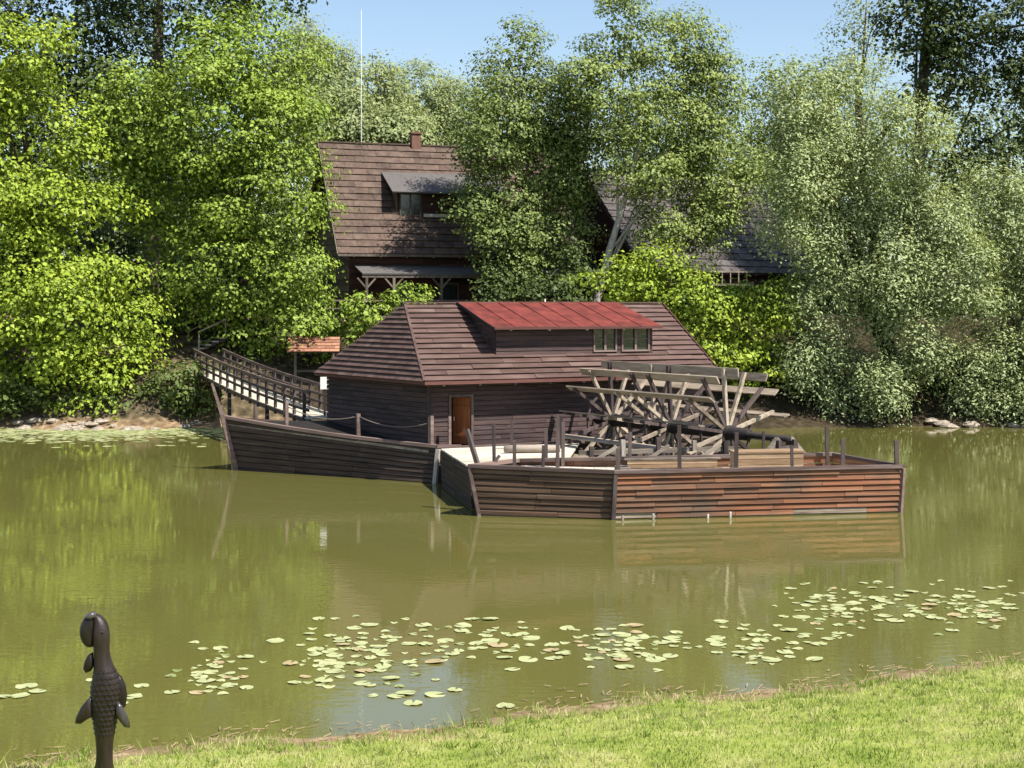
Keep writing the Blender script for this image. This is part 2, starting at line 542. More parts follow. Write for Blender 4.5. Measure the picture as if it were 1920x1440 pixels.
def np_mesh(name, verts, quads, mat, parent=None, tri=False):
    me = bpy.data.meshes.new(name)
    nv = len(verts); nf = len(quads); k = 3 if tri else 4
    me.vertices.add(nv)
    me.vertices.foreach_set('co', np.asarray(verts, np.float32).ravel())
    me.loops.add(nf * k)
    me.loops.foreach_set('vertex_index', np.asarray(quads, np.int32).ravel())
    me.polygons.add(nf)
    me.polygons.foreach_set('loop_start', np.arange(0, nf * k, k, dtype=np.int32))
    me.polygons.foreach_set('loop_total', np.full(nf, k, np.int32))
    me.update(calc_edges=True)
    me.materials.append(M[mat] if isinstance(mat, str) else mat)
    o = bpy.data.objects.new(name, me)
    COL.objects.link(o)
    if parent: o.parent = parent
    return o


def unit(a):
    return a / np.maximum(np.linalg.norm(a, axis=1, keepdims=True), 1e-6)


def leaf_quads(c, n, size, aspect=0.6, axis=None):
    """rhombic leaves at c with normals n; axis: preferred long direction"""
    k = len(c)
    n = unit(n)
    t = RNG.normal(size=(k, 3)) if axis is None else axis + RNG.normal(size=(k, 3)) * 0.35
    t = unit(t - n * np.sum(t * n, axis=1, keepdims=True))
    b = np.cross(n, t)
    s = size[:, None]
    fold = n * s * 0.12
    v = np.stack([c - t * s * 0.5, c + b * s * aspect * 0.5 + fold + t * s * 0.05, c + t * s * 0.5, c - b * s * aspect * 0.5 + fold + t * s * 0.05], axis=1).reshape(-1, 3)
    q = np.arange(4 * k).reshape(-1, 4)
    return v, q


# ------------------------------------------------------------------ the setting: ground and water
def near_shore(x):
    return 25.4 + 0.39 * np.clip(x, -40, 40) + 0.35 / (1 + np.exp(x + 5)) + 0.25 * np.sin(x * 0.9) + 0.12 * np.sin(x * 2.7 + 1)


def far_shore(x):
    return 84.0 + 0.5 * np.sin(x * 0.35) + 0.3 * np.sin(x * 1.1 + 2) - 1.2 * np.exp(-((x + 24) / 9.0) ** 2)


def height(x, y):
    x = np.asarray(x, float); y = np.asarray(y, float)
    t = near_shore(x) - y
    near = np.where(t < 8, 0.12 * t, 0.96 + (t - 8) * 0.27)
    near = np.minimum(near, 5.4)
    s = y - far_shore(x)
    left = np.interp(s, [0, 1.2, 3.2, 11, 30, 130, 800], [0, 0.5, 2.5, 6.1, 6.3, 13, 22])
    right = np.interp(s, [0, 2.5, 11, 30, 130, 800], [0, 1.1, 6.0, 6.3, 13, 22])
    w = 1 / (1 + np.exp((x + 8) / 1.5))
    far = left * w + right * (1 - w)
    z = np.where(t > 0, near, np.where(s > 0, far, -np.minimum(1.3, 0.3 * np.minimum(np.abs(t), np.abs(s)))))
    bump = 0.05 * np.sin(x * 1.7 + y * 0.6) * np.sin(y * 1.3 - x * 0.4)
    return z + np.where(s > 1, bump * 3, bump * 0.35 * (t > 0.6))


def H(x, y):
    return float(height(x, y))


xs = np.concatenate([np.linspace(-700, -62, 14), np.linspace(-60, 60, 181), np.linspace(62, 700, 14)])
ys = np.concatenate([np.linspace(-150, -5, 8), np.linspace(-3, 16, 14), np.linspace(16.5, 32, 63), np.linspace(33, 80, 20), np.linspace(80.5, 100, 50), np.linspace(102, 240, 40), np.linspace(260, 1400, 12)])
GX, GY = np.meshgrid(xs, ys)
GZ = height(GX, GY)
vv = np.stack([GX, GY, GZ], -1).reshape(-1, 3)
nx, ny = len(xs), len(ys)
ii = np.arange(nx * ny).reshape(ny, nx)
qq = np.stack([ii[:-1, :-1], ii[:-1, 1:], ii[1:, 1:], ii[1:, :-1]], -1).reshape(-1, 4)
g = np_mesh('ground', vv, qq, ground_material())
g.data.polygons.foreach_set('use_smooth', [True] * len(g.data.polygons))
tag(g, kind='structure', label='grassy near bank and wooded far bank of the pond', cat='ground')

wmb = MB()
wmb.add([(-690, -60, 0), (690, -60, 0), (690, 130, 0), (-690, 130, 0)], [(0, 1, 2, 3)])
w = wmb.build('water', water_material())
tag(w, kind='structure', label='murky olive green pond water', cat='water')

# ------------------------------------------------------------------ the mill boat
MILL = Vector((-3.24, 58.5, 0))
MROT = R(26)
mill = empty('mill_boat', MILL, MROT, 'dark timber floating mill house with brown board roof and red dormer, on its own hull', 'boat mill')
DECK = 1.36
EAVE = 4.27
WL = 12.6      # front wall length
W = 7.9        # width
SL = -1.5      # slant of the left end wall


def q(u, v, z):
    return Vector((u, v, z))


# hull: solid dark body inside, strakes outside
K_w, K_t = q(-0.05, -0.55, -0.15), q(0.1, -0.7, 1.40)
K2_w, K2_t = q(0.75, -0.55, -0.15), q(0.95, -0.7, 1.36)
S_w, S_t = q(-5.55, 7.35, -0.15), q(-6.12, 7.4, 2.2)
B_w, B_t = q(-1.0, 10.2, -0.15), q(-1.0, 10.4, 1.5)
E_w, E_t = q(14.2, 9.4, -0.15), q(14.4, 9.6, 1.5)
F_w, F_t = q(14.2, -0.55, -0.15), q(14.4, -0.7, 1.36)
ring_w = [K_w, K2_w, F_w, E_w, B_w, S_w]
ring_t = [K_t, K2_t, F_t, E_t, B_t, S_t]
cen = q(4, 4.5, 0)


def inset(p, d=0.07):
    e = cen - p; e.z = 0
    return p + e.normalized() * d


m = MB()
vs = [inset(p) for p in ring_w] + [inset(p) - q(0, 0, 0.16) for p in ring_t]
n = 6
m.add(vs, [tuple(range(n - 1, -1, -1)), tuple(range(n, 2 * n))] + [(i, (i + 1) % n, n + (i + 1) % n, n + i) for i in range(n)])
hull = m.build('hull', 'core', mill)
# face order seen from outside: bottom-left, bottom-right, top-right, top-left
boards('plank', 'hull', hull, (S_w, K_w, K_t, S_t), 9, gap=0.03, th=0.06, seg=3, lap=0.02, jit=0.012, bevel=.18, out=.03)
boards('plank', 'hull', hull, (K_w, K2_w, K2_t, K_t), 8, gap=0.03, th=0.05, lap=0.03)
boards('plank', 'hull', hull, (K2_w, F_w, F_t, K2_t), 8, gap=0.03, th=0.05, seg=4, lap=0.03)
boards('plank', 'hull', hull, (F_w, E_w, E_t, F_t), 5, gap=0.03, th=0.05)
boards('plank', 'hull', hull, (B_w, S_w, S_t, B_t), 5, gap=0.03, th=0.05)
# gunwale caps
gw = []
pts = [lerp(S_t, K_t, t) + q(0, 0, -0.10 * math.sin(math.pi * t)) for t in np.linspace(0, 1, 7)]
m = MB()
for a_, b_ in zip(pts[:-1], pts[1:]):
    m.bar(a_ + q(0, 0, .03), b_ + q(0, 0, .03) + (b_ - a_) * 0.01, 0.22, 0.12)
m.build('gunwale', 'cap', mill)
one('gunwale', 'cap', mill, lambda m: m.bar(K_t + q(-.1, 0, 0.04), K2_t + q(0.1, 0, 0.04), 0.2, 0.12))
one('gunwale', 'cap', mill, lambda m: m.bar(K2_t + q(0.12, 0, 0.0), F_t, 0.2, 0.12))
one('gunwale', 'cap', mill, lambda m: m.bar(S_t, B_t, 0.2, 0.12))
one('corner_post', 'palepost', mill, lambda m: m.bar(K_w + q(-0.02, -0.06, -0.2), K_t + q(-0.04, -0.05, -0.06), 0.17, 0.15))
one('stem_post', 'cap', mill, lambda m: (m.bar(S_w + q(-0.08, 0, -0.1), S_t + q(-0.12, 0, 0.05), 0.2, 0.2), m.bar(S_t + q(-0.12, 0, 0.05), S_t + q(-0.55, 0.1, 1.45), 0.17, 0.17, w2=0.09, h2=0.09)))
# fore deck, sloping up to the stem
m = MB()
fd = [q(-0.2, -0.4, 1.27), q(0.3, 0.05, 1.27), q(-1.1, 8.0, 1.33), q(-1.2, 9.9, 1.36), q(-6.1, 7.4, 2.0)]
m.add(fd + [p - q(0, 0, .1) for p in fd], [(0, 1, 2, 3, 4), (9, 8, 7, 6, 5)] + [(i, i + 5, (i + 1) % 5 + 5, (i + 1) % 5) for i in range(5)])
m.build('fore_deck', 'grey', mill)
# house walls
m = MB()
foot = [q(0.06, 0.06, 0), q(WL - 0.06, 0.06, 0), q(WL - 0.06, W - 0.06, 0), q(SL + 0.06, W - 0.06, 0)]
z0, z1 = 1.2, EAVE + 0.05
m.add([p + q(0, 0, z0) for p in foot] + [p + q(0, 0, z1) for p in foot], [(3, 2, 1, 0), (4, 5, 6, 7), (1, 2, 6, 5), (2, 3, 7, 6), (3, 0, 4, 7)])
# front core leaves the doorway open
D0, D1, DT = 0.92, 1.78, 3.28
y = 0.06
m.add([(0.06, y, z0), (D0, y, z0), (D0, y, z1), (0.06, y, z1)], [(0, 1, 2, 3)])
m.add([(D1, y, z0), (WL - .06, y, z0), (WL - .06, y, z1), (D1, y, z1)], [(0, 1, 2, 3)])
m.add([(D0, y, DT), (D1, y, DT), (D1, y, z1), (D0, y, z1)], [(0, 1, 2, 3)])
wall = m.build('wall', 'core', mill)


def front_cut(t0, t1):
    zt = DECK + (EAVE - DECK) * (t0 + t1) / 2
    if zt < DT:
        return [(0.0, D0 / WL), (D1 / WL, 1.0)]
    return [(0.0, 1.0)]


boards('plank', 'wall', wall, (q(0, 0, DECK), q(WL, 0, DECK), q(WL, 0, EAVE), q(0, 0, EAVE)), 15, cuts=front_cut, gap=0.02, th=0.05, seg=4, lap=0.022, stagger=True)
boards('plank', 'wall', wall, (q(SL, W, DECK - .1), q(0, 0, DECK - .1), q(0, 0, EAVE), q(SL, W, EAVE)), 15, gap=0.02, th=0.05, seg=2, lap=0.022, stagger=True)
boards('plank', 'wall', wall, (q(WL, 0, DECK), q(WL, W, DECK), q(WL, W, EAVE), q(WL, 0, EAVE)), 10, gap=0.02, th=0.05, lap=0.02)
for (u, v) in ((-0.02, -0.02), (WL, -0.02)):
    one('corner_board', 'post', wall, lambda m: m.box(u - .06, u + .06, v - .05, v + .07, DECK, EAVE - 0.02))
# door: frame and an open leaf that swings inwards
one('door_frame', 'post', mill, lambda m: (m.box(D0 - .1, D0, -.07, .06, DECK, DT + .1), m.box(D1, D1 + .1, -.07, .06, DECK, DT + .1), m.box(D0, D1, -.072, .058, DT, DT + .1)))
dr = one('door', 'door', mill, lambda m: m.hexa([(D1 - .01, .0, DECK + .03), (D1 + .0, .05, DECK + .03), (D1 - .42, .74, DECK + .03), (D1 - .47, .71, DECK + .03),
                                                 (D1 - .01, .0, DT - .03), (D1 + .0, .05, DT - .03), (D1 - .42, .74, DT - .03), (D1 - .47, .71, DT - .03)]))
for zc in (1.75, 2.85):
    one('batten', 'door', dr, lambda m: m.bar((D1 - .06, .03, zc), (D1 - .47, .67, zc), 0.03, 0.11))
one('handle', 'metal', dr, lambda m: m.bar((D1 - .46, .6, 2.3), (D1 - .46, .6, 2.45), 0.03, 0.03))
# hanging coil beside the door
# roof
OV = 0.82
RZ = 6.92
k_ = (RZ - EAVE) / (W / 2 + 0.05)
EZ = EAVE - 0.02 - k_ * OV + 0.22
r0, r1 = q(0.55, W / 2, RZ), q(WL + 0.45, W / 2, RZ)
e_fl, e_fr = q(-0.55, -OV, EZ), q(WL + 0.5, -OV, EZ)
e_bl, e_br = q(SL - 0.45, W + 0.35, EZ), q(WL + 0.5, W + OV, EZ)
m = MB()
dn = q(0, 0, -0.09)
for poly in ((e_fl, e_fr, r1, r0), (e_bl, e_fl, r0), (e_br, e_bl, r0, r1)):
    k = len(poly)
    m.add([p for p in poly] + [p + dn for p in poly], [tuple(range(k)), tuple(range(2 * k - 1, k - 1, -1))] + [(i, (i + k), (i + 1) % k + k, (i + 1) % k) for i in range(k)])
roof = m.build('roof', 'rooftrim', mill)
boards('roof_board', 'roofb', roof, (e_fl, e_fr, r1, r0), 15, gap=0.004, th=0.03, seg=6, lap=0.065, out=0.035, stagger=True, jit=.012)
boards('roof_board', 'roofb', roof, (e_bl, e_fl, r0 + q(0, 0, .0), r0 + q(-0.02, 0.02, 0)), 15, gap=0.004, th=0.03, seg=3, lap=0.065, out=0.035, stagger=True)
boards('roof_board', 'roofb', roof, (e_br, e_bl, r0, r1), 6, gap=0.004, th=0.03, lap=0.05, out=0.035)
one('ridge_board', 'roofb', roof, lambda m: m.bar(r0 + q(-.1, 0, .09), r1 + q(0, 0, .09), 0.22, 0.06))
one('hip_board', 'roofb', roof, lambda m: m.bar(e_fl + q(0, 0, .075), r0 + q(0, 0, .075), 0.10, 0.05))
one('barge_board', 'rooftrim', roof, lambda m: m.bar(e_fr + q(.05, 0, -.01), r1 + q(.09, 0, -.01), 0.05, 0.2))
one('eave_board', 'rooftrim', roof, lambda m: m.bar(e_fl + q(0, -.035, -.03), e_fr + q(0, -.035, -.03), 0.03, 0.13))
# rafter ends under the eave
for u in np.arange(0.3, WL, 1.55):
    one('rafter_end', 'grey', roof, lambda m: m.bar((u, -OV + .04, EZ - .13), (u, -0.02, EZ - .13 + k_ * (OV - .06)), 0.09, 0.11))
# right gable
m = MB()
m.add([(WL - .02, -.02, EAVE), (WL - .02, W, EAVE), (WL - .02, W / 2, RZ - .1)], [(0, 1, 2)])
m.add([(WL - .12, -.02, EAVE), (WL - .12, W, EAVE), (WL - .12, W / 2, RZ - .1)], [(2, 1, 0)])
m.build('gable', 'wall', mill)
# dormer: shed roof from the ridge to the front
DU0, DU1, DV = 3.17, 10.55, 0.62
DZ0 = EZ + k_ * (DV + OV) - 0.05
DZ1 = 6.10
m = MB()
sl = (RZ + .08 - DZ1) / (W / 2 - DV)
m.add([(DU0, DV, DZ0), (DU1, DV, DZ0), (DU1, DV, DZ1), (DU0, DV, DZ1), (DU0, W / 2, RZ), (DU1, W / 2, RZ)], [(0, 1, 2, 3), (0, 3, 4), (1, 5, 2), (3, 2, 5, 4)])
dorm = m.build('dormer', 'core', mill)
dw0, dw1, dw2, dw3 = 7.66, 8.78, 9.02, 10.38


def dorm_cut(t0, t1):
    f = lambda u: (u - DU0) / (DU1 - DU0)
    if 0.08 < (t0 + t1) / 2 < 0.93:
        return [(0, f(dw0)), (f(dw1), f(dw2)), (f(dw3), 1)]
    return [(0, 1)]


boards('plank', 'wall', dorm, (q(DU0, DV, DZ0), q(DU1, DV, DZ0), q(DU1, DV, DZ1 - .02), q(DU0, DV, DZ1 - .02)), 6, cuts=dorm_cut, gap=0.015, th=0.04, lap=0.015, seg=2, out=0.03)
for i in range(5):     # cheek boards on the left side
    a = i / 5.0; b = (i + 1) / 5.0
    v0 = DV + (W / 2 - DV) * a; v1 = DV + (W / 2 - DV) * b
    zb = lambda v: EZ + k_ * (v + OV) - 0.03
    zt = lambda v: DZ1 + sl * (v - DV) - 0.03
    one('cheek_board', 'wall', dorm, lambda m: m.slab((DU0 - .03, v1 - .01, zb(v1)), (DU0 - .03, v0 + .01, zb(v0)), (DU0 - .03, v0 + .01, zt(v0)), (DU0 - .03, v1 - .01, zt(v1)), 0.03))
sr = one('dormer_roof', 'roofred', mill, lambda m: m.slab((DU0 - .28, DV - .48, DZ1 - sl * .48 + .05), (DU1 + .22, DV - .48, DZ1 - sl * .48 + .05), (DU1 + .22, W / 2 + .05, RZ + .13), (DU0 - .28, W / 2 + .05, RZ + .13), 0.07))
for i in range(1, 8):
    u = DU0 - .28 + (DU1 - DU0 + .5) * i / 8 + random.uniform(-.05, .05)
    one('felt_seam', 'roofred', sr, lambda m: m.bar((u, DV - .47, DZ1 - sl * .48 + .058), (u + random.uniform(-.03, .03), W / 2, RZ + .136), .07, .03))
one('fascia', 'rooftrim', sr, lambda m: m.bar((DU0 - .28, DV - .50, DZ1 - sl * .48 + .005), (DU1 + .22, DV - .50, DZ1 - sl * .48 + .005), 0.03, 0.11))
one('fascia', 'core', sr, lambda m: m.bar((DU0 - .295, DV - .46, DZ1 - sl * .48 - .03), (DU0 - .295, W / 2, RZ + .10), 0.03, 0.12))
for u in np.arange(DU0 + .5, DU1, 1.75):
    one('rafter_end', 'palepost', sr, lambda m: m.bar((u, DV - .44, DZ1 - sl * .44 - .075), (u, DV - .04, DZ1 - .075), 0.08, 0.09))
for (a, b) in ((dw0, dw1), (dw2, dw3)):
    wz0, wz1 = DZ0 + 0.12, DZ1 - 0.1
    mid = (a + b) / 2
    wn_ = one('window', 'glass', mill, lambda m: m.box(a + .03, b - .03, DV - .012, DV - .004, wz0, wz1))
    one('frame', 'cap', wn_, lambda m: (m.box(a, a + .07, DV - .09, DV - .02, wz0, wz1), m.box(b - .07, b, DV - .09, DV - .02, wz0, wz1), m.box(mid - .05, mid + .05, DV - .092, DV - .02, wz0, wz1),
                                        m.box(a + .07, mid - .05, DV - .088, DV - .02, wz0, wz0 + .07), m.box(mid + .05, b - .07, DV - .088, DV - .02, wz0, wz0 + .07),
                                        m.box(a + .07, mid - .05, DV - .088, DV - .02, wz1 - .07, wz1), m.box(mid + .05, b - .07, DV - .088, DV - .02, wz1 - .07, wz1)))
    for c0, c1 in ((a + .07, mid - .05), (mid + .05, b - .07)):
        one('glazing_bar', 'cap', wn_, lambda m: (m.box(c0, c1, DV - .06, DV - .02, (wz0 + wz1) / 2 - .02, (wz0 + wz1) / 2 + .02)))
# rail posts and rope on the fore deck
for (u, v, z, h, wd) in ((-2.0, 2.6, 1.50, 1.05, .15), (-0.05, -0.35, 1.4, 1.2, .13), (0.62, -0.55, 1.36, 1.2, .10), (-4.1, 5.4, 1.8, 1.1, .13)):
    one('rail_post', 'cap', mill, lambda m: m.bar((u, v, z - .2), (u, v, z + h), wd, wd))


def rope(a, b, sag, r=0.022, k=9):
    pts = [lerp(a, b, t) - q(0, 0, sag * 4 * t * (1 - t)) for t in np.linspace(0, 1, k)]
    return pts, [r] * k


for a, b in (((-4.1, 5.4, 2.75), (-2.0, 2.6, 2.45)), ((-2.0, 2.6, 2.45), (-0.05, -.35, 2.35))):
    pts, rr = rope(a, b, 0.3)
    one('rope', 'rope', mill, lambda m: m.tube(pts, rr, 6), True)

# ------------------------------------------------------------------ the outer pontoon boat
pont = empty('pontoon_boat', (3.3, 49.0, 0), 0, 'low reddish plank pontoon boat with thin rail posts in front of the mill wheel', 'boat')
P0 = Vector((3.3, 49.0, 0))


def pw(x, y, z):
    return Vector((x, y, z)) - P0


At, Bt, Ct = pw(-1.36, 49.0, 1.62), pw(3.32, 48.05, 1.53), pw(13.0, 49.85, 1.52)
Aw, Bw, Cw = pw(-0.98, 49.15, -0.15), pw(3.25, 48.3, -0.15), pw(12.9, 49.95, -0.15)
F1t, F2t, F3t = pw(11.1, 51.7, 1.74), pw(4.6, 50.95, 1.68), pw(0.2, 51.9, 1.50)
F1w, F2w, F3w = pw(11.0, 51.4, -0.15), pw(4.6, 50.75, -0.15), pw(0.3, 51.6, -0.15)
pc = pw(5, 50.2, 0)


def pin(p, d=0.08):
    e = pc - p; e.z = 0
    return p + e.normalized() * d


rt = [At, Bt, Ct, F1t, F2t, F3t]; rw = [Aw, Bw, Cw, F1w, F2w, F3w]
m = MB()
vs = [pin(p) for p in rw] + [Vector((pin(p).x, pin(p).y, 1.30)) for p in rt]
m.add(vs, [tuple(range(5, -1, -1)), tuple(range(6, 12))] + [(i, (i + 1) % 6, 6 + (i + 1) % 6, 6 + i) for i in range(6)])
ph = m.build('hull', 'core', pont)
boards('plank', 'hull2', ph, (Aw, Bw, Bt, At), 9, gap=0.03, th=0.06, lap=0.01, seg=2, jit=0.015, bevel=.33, out=.05, rowmat=lambda r: 'hullbrown' if r > 0 else 'hullpale')
boards('plank', 'hull2', ph, (Bw, Cw, Ct, Bt), 9, gap=0.028, th=0.06, lap=0.04, seg=4, jit=0.015, stagger=True, bevel=.2, out=.04, rowmat=lambda r: 'hull2' if r > (1 if random.random() < .4 else 0) else 'hullpale')
boards('plank', 'hull2', ph, (Cw, F1w, F1t, Ct), 7, gap=0.03, th=0.06, lap=0.03)
boards('plank', 'hull2', ph, (F1w, F2w, F2t, F1t), 7, gap=0.03, th=0.06, seg=3, lap=0.03)
boards('plank', 'hull2', ph, (F2w, F3w, F3t, F2t), 7, gap=0.03, th=0.06, seg=2, lap=0.03)
boards('plank', 'hull', ph, (F3w, Aw, At, F3t), 7, gap=0.03, th=0.06, lap=0.03)
for a, b in ((At, Bt), (Bt, Ct), (Ct, F1t), (F1t, F2t), (F2t, F3t), (F3t, At)):
    d = (b - a).normalized() * 0.06
    one('gunwale', 'cap', pont, lambda m: m.bar(a - d + q(0, 0, .03), b - d * 0.2 + q(0, 0, .03), 0.24, 0.11))
one('corner_post', 'post', pont, lambda m: m.bar(Bw + q(0, -.07, -.1), Bt + q(0, -.06, -.05), 0.14, 0.12))
one('stem_post', 'cap', pont, lambda m: m.bar(Cw + q(.06, -.02, -.1), Ct + q(.05, -.02, -.04), 0.14, 0.14))
one('stem_post', 'cap', pont, lambda m: m.bar(Aw + q(-.06, -.05, -.1), At + q(-.05, -.05, -.04), 0.12, 0.12))
# deck boards across
k = 34
for i in range(k):
    t0, t1 = i / k, (i + 1) / k
    def edge(t, front):
        x = -1.15 + t * (12.3 + 1.15)
        if front:
            yv = np.interp(x, [-1.36, 3.32, 13.0], [49.0, 48.05, 49.85]) + .14
        else:
            yv = np.interp(x, [-1.4, 0.2, 4.6, 11.1, 12.7], [49.4, 51.8, 50.85, 51.6, 50.2]) - .06
        return pw(x, yv, 0)
    a, b, c, d = edge(t0, 1), edge(t1, 1), edge(t1, 0), edge(t0, 0)
    zz = 1.37 + random.uniform(-.006, .006)
    for p in (a, b, c, d): p.z = zz
    one('deck_board', 'deck', pont, lambda m: m.slab(a + q(.012, 0, 0), b, c, d + q(.012, 0, 0), 0.05))
# inner bulwark behind the deck, facing the camera
boards('bulwark_plank', 'sandbox', pont, (pw(3.9, 50.55, 1.39), pw(7.0, 50.85, 1.39), pw(7.0, 50.85, 1.67), pw(3.9, 50.55, 1.67)), 2, gap=0.02, th=0.05)
one('bulwark_cap', 'grey', pont, lambda m: m.bar(pw(3.8, 50.58, 1.71), pw(7.1, 50.9, 1.71), 0.16, 0.06))
# rail posts: x, y, z top
for (x, yv, zt, wd) in ((5.45, 48.55, 3.02, .13), (3.42, 48.3, 2.3, .14), (7.35, 48.95, 2.75, .13), (1.0, 48.75, 2.35, .12), (-0.6, 50.6, 2.92, .13), (0.08, 49.3, 2.45, .13),
                        (1.55, 50.9, 3.2, .14), (1.75, 51.4, 2.9, .13), (4.0, 50.9, 2.6, .13), (10.85, 51.35, 2.75, .13), (11.15, 50.3, 2.42, .13), (12.85, 49.85, 2.42, .15), (9.25, 49.3, 2.3, .1), (8.6, 51.2, 2.6, .1)):
    z0 = 1.34
    lean = random.uniform(-.03, .03)
    one('rail_post', 'post', pont, lambda m: m.bar(pw(x, yv, z0), pw(x + lean, yv, zt), wd, wd * .9))
one('rail_post', 'post', pont, lambda m: m.bar(pw(-1.1, 50.0, 1.42), pw(-1.52, 50.2, 2.75), .15, .13))
# little braces at the foot of the bulwark and posts
one('brace', 'post', pont, lambda m: m.bar(pw(-0.75, 50.2, 1.42), pw(-0.42, 50.4, 1.85), .08, .08))

# mooring stakes in the shallow water along the pontoon
for i, (px, ln) in enumerate(((3.55, .16), (4.55, .2), (6.35, .14), (7.1, .2))):
    yv = 48.3 + (px - 3.25) * 0.17 - 0.30
    o = one('mooring_stake', 'palepost', None, lambda m: m.tube([(0, 0, -.6), (0.01, 0, ln * .7), (0.02, 0, ln)], [.045, .045, .03], 6), True)
    o.location = (px, yv, 0)
    tag(o, ['pale stake in the water nearest the front corner of the pontoon boat', 'pale stake in the water second from the pontoon front corner', 'pale stake in the water third from the pontoon front corner', 'pale stake in the water farthest from the pontoon front corner'][i], 'stake', 'stakes along the pontoon boat')

# platform between mill door and pontoon
plat = empty('boarding_platform', (-1.5, 55, 0), 0, 'bleached board platform joining the mill door to the pontoon boat', 'platform')
PO = Vector((-1.5, 55, 0))
pp = [Vector((-2.75, 57.55, 0)), Vector((-1.42, 50.9, 0)), Vector((0.25, 52.05, 0)), Vector((1.9, 53.3, 0)), Vector((2.6, 60.0, 0))]
rows = 20
for i in range(rows):
    t0, t1 = i / rows, (i + 1) / rows
    L0 = lambda t: Vector((np.interp(t, [0, 1], [-1.42, -2.75]), np.interp(t, [0, 1], [50.9, 57.55]), 0))
    R0 = lambda t: Vector((np.interp(t, [0, .25, 1], [0.15, 2.0, 2.7]), np.interp(t, [0, .25, 1], [51.95, 53.3, 60.0]), 0))
    a, b, c, d = L0(t0), R0(t0), R0(t1), L0(t1)
    for p in (a, b, c, d): p.z = 1.385 + 0.0
    zz = random.uniform(-.006, .006)
    one('deck_board', 'deck', plat, lambda m: m.slab(a - PO + q(0, .01, zz), b - PO + q(0, .01, zz), c - PO + q(0, 0, zz), d - PO + q(0, 0, zz), 0.06))
sw = one('side_wall', 'core', plat, lambda m: m.hexa([Vector(v) - PO for v in ((-2.66, 57.6, -.2), (-1.32, 51.0, -.2), (-1.1, 51.1, -.2), (-2.4, 57.7, -.2), (-2.66, 57.6, 1.3), (-1.32, 51.0, 1.3), (-1.1, 51.1, 1.3), (-2.4, 57.7, 1.3))]))
boards('plank', 'hull', sw, [Vector(v) - PO for v in ((-2.70, 57.6, -.1), (-1.37, 51.0, -.1), (-1.42, 50.95, 1.31), (-2.77, 57.55, 1.31))], 6, gap=.03, th=.05, seg=2, lap=.02)
for (x, yv, h) in ((0.0, 57.2, 1.15), (1.9, 57.6, 1.25), (-0.1, 54.2, 0.0), (1.2, 52.6, 1.2)):
    if h > 0:
        one('rail_post', 'post', plat, lambda m: m.bar(Vector((x, yv, 1.38)) - PO, Vector((x, yv, 1.38 + h)) - PO, .12, .12))

lo = one('log', 'grey', None, lambda m: m.tube([(-1.05, 0, 0), (-.5, .02, .01), (.3, 0, 0), (1.05, -.02, .0)], [.13, .15, .145, .13], 10), True)
lo.location = (0.75, 55.9, 1.54); lo.rotation_euler = (0, 0, R(8))
tag(lo, 'round grey log lying on the bleached platform boards', 'log')

rc = MB()
pts = []
for i in range(70):
    a = i * .42
    r_ = .26 - .0004 * i + .02 * math.sin(i * 1.3)
    pts.append((r_ * math.cos(a), r_ * math.sin(a), .03 + i * .0032))
rc.tube(pts, [.028] * len(pts), 6)
rco = rc.build('rope_coil', 'rope', None, True)
rco.location = (3.62, 49.15, 1.376)
tag(rco, 'dark coil of rope on the pontoon deck by its front corner', 'rope')

# sandy wooden box on the pontoon
bx = empty('wooden_box', (8.55, 50.15, 1.376), R(10), 'long sandy coloured wooden box standing on the pontoon deck', 'box')
m = MB(); m.box(-1.14, 1.14, -.26, .26, 0.03, .60); body = m.build('body', 'core', bx)
for r_ in range(3):
    one('plank', 'sandbox', body, lambda m: m.box(-1.17, 1.17, -.31, -.262, .03 + r_ * .2, .215 + r_ * .2))
    one('plank', 'sandbox', body, lambda m: m.box(-1.17, 1.17, .262, .31, .03 + r_ * .2, .215 + r_ * .2))
for s in (-1, 1):
    one('end_panel', 'sandbox', bx, lambda m: m.box(min(s * 1.142, s * 1.2), max(s * 1.142, s * 1.2), -.262, .262, .03, .62))
one('lid', 'sandbox', bx, lambda m: m.hexa([(-1.22, -.34, .61), (1.22, -.34, .61), (1.22, .34, .64), (-1.22, .34, .64), (-1.22, -.34, .66), (1.22, -.34, .66), (1.22, .34, .69), (-1.22, .34, .69)]))
for s in (-.85, .85):
    one('foot', 'post', bx, lambda m: m.box(s - .08, s + .08, -.28, .28, 0, .028))

# ------------------------------------------------------------------ the water wheel
E0 = Vector((8.3, 53.45, 2.3)); E1 = Vector((3.55, 60.75, 2.3))
WC = (E0 + E1) / 2
ax = (E1 - E0); WLEN = ax.length
wheel = empty('water_wheel', WC, math.atan2(ax.y, ax.x), 'large weathered grey paddle wheel between mill house and pontoon', 'water wheel')
axle = one('axle', 'core', wheel, lambda m: m.tube([(-WLEN / 2 - 2.3, 0, 0), (-WLEN / 2 - .3, 0, 0), (-WLEN / 2 - .25, 0, 0), (0, 0, 0), (WLEN / 2 + .1, 0, 0)], [.11, .11, .22, .25, .24], 12), True)
spx = (-WLEN / 2 + 0.9, -WLEN / 2 + 4.1, WLEN / 2 - 3.6, WLEN / 2 - 0.9)
for xx in spx:
    one('iron_band', 'core', axle, lambda m: m.tube([(xx - .2, 0, 0), (xx + .2, 0, 0)], [.27, .27], 12), True)
NP = 14
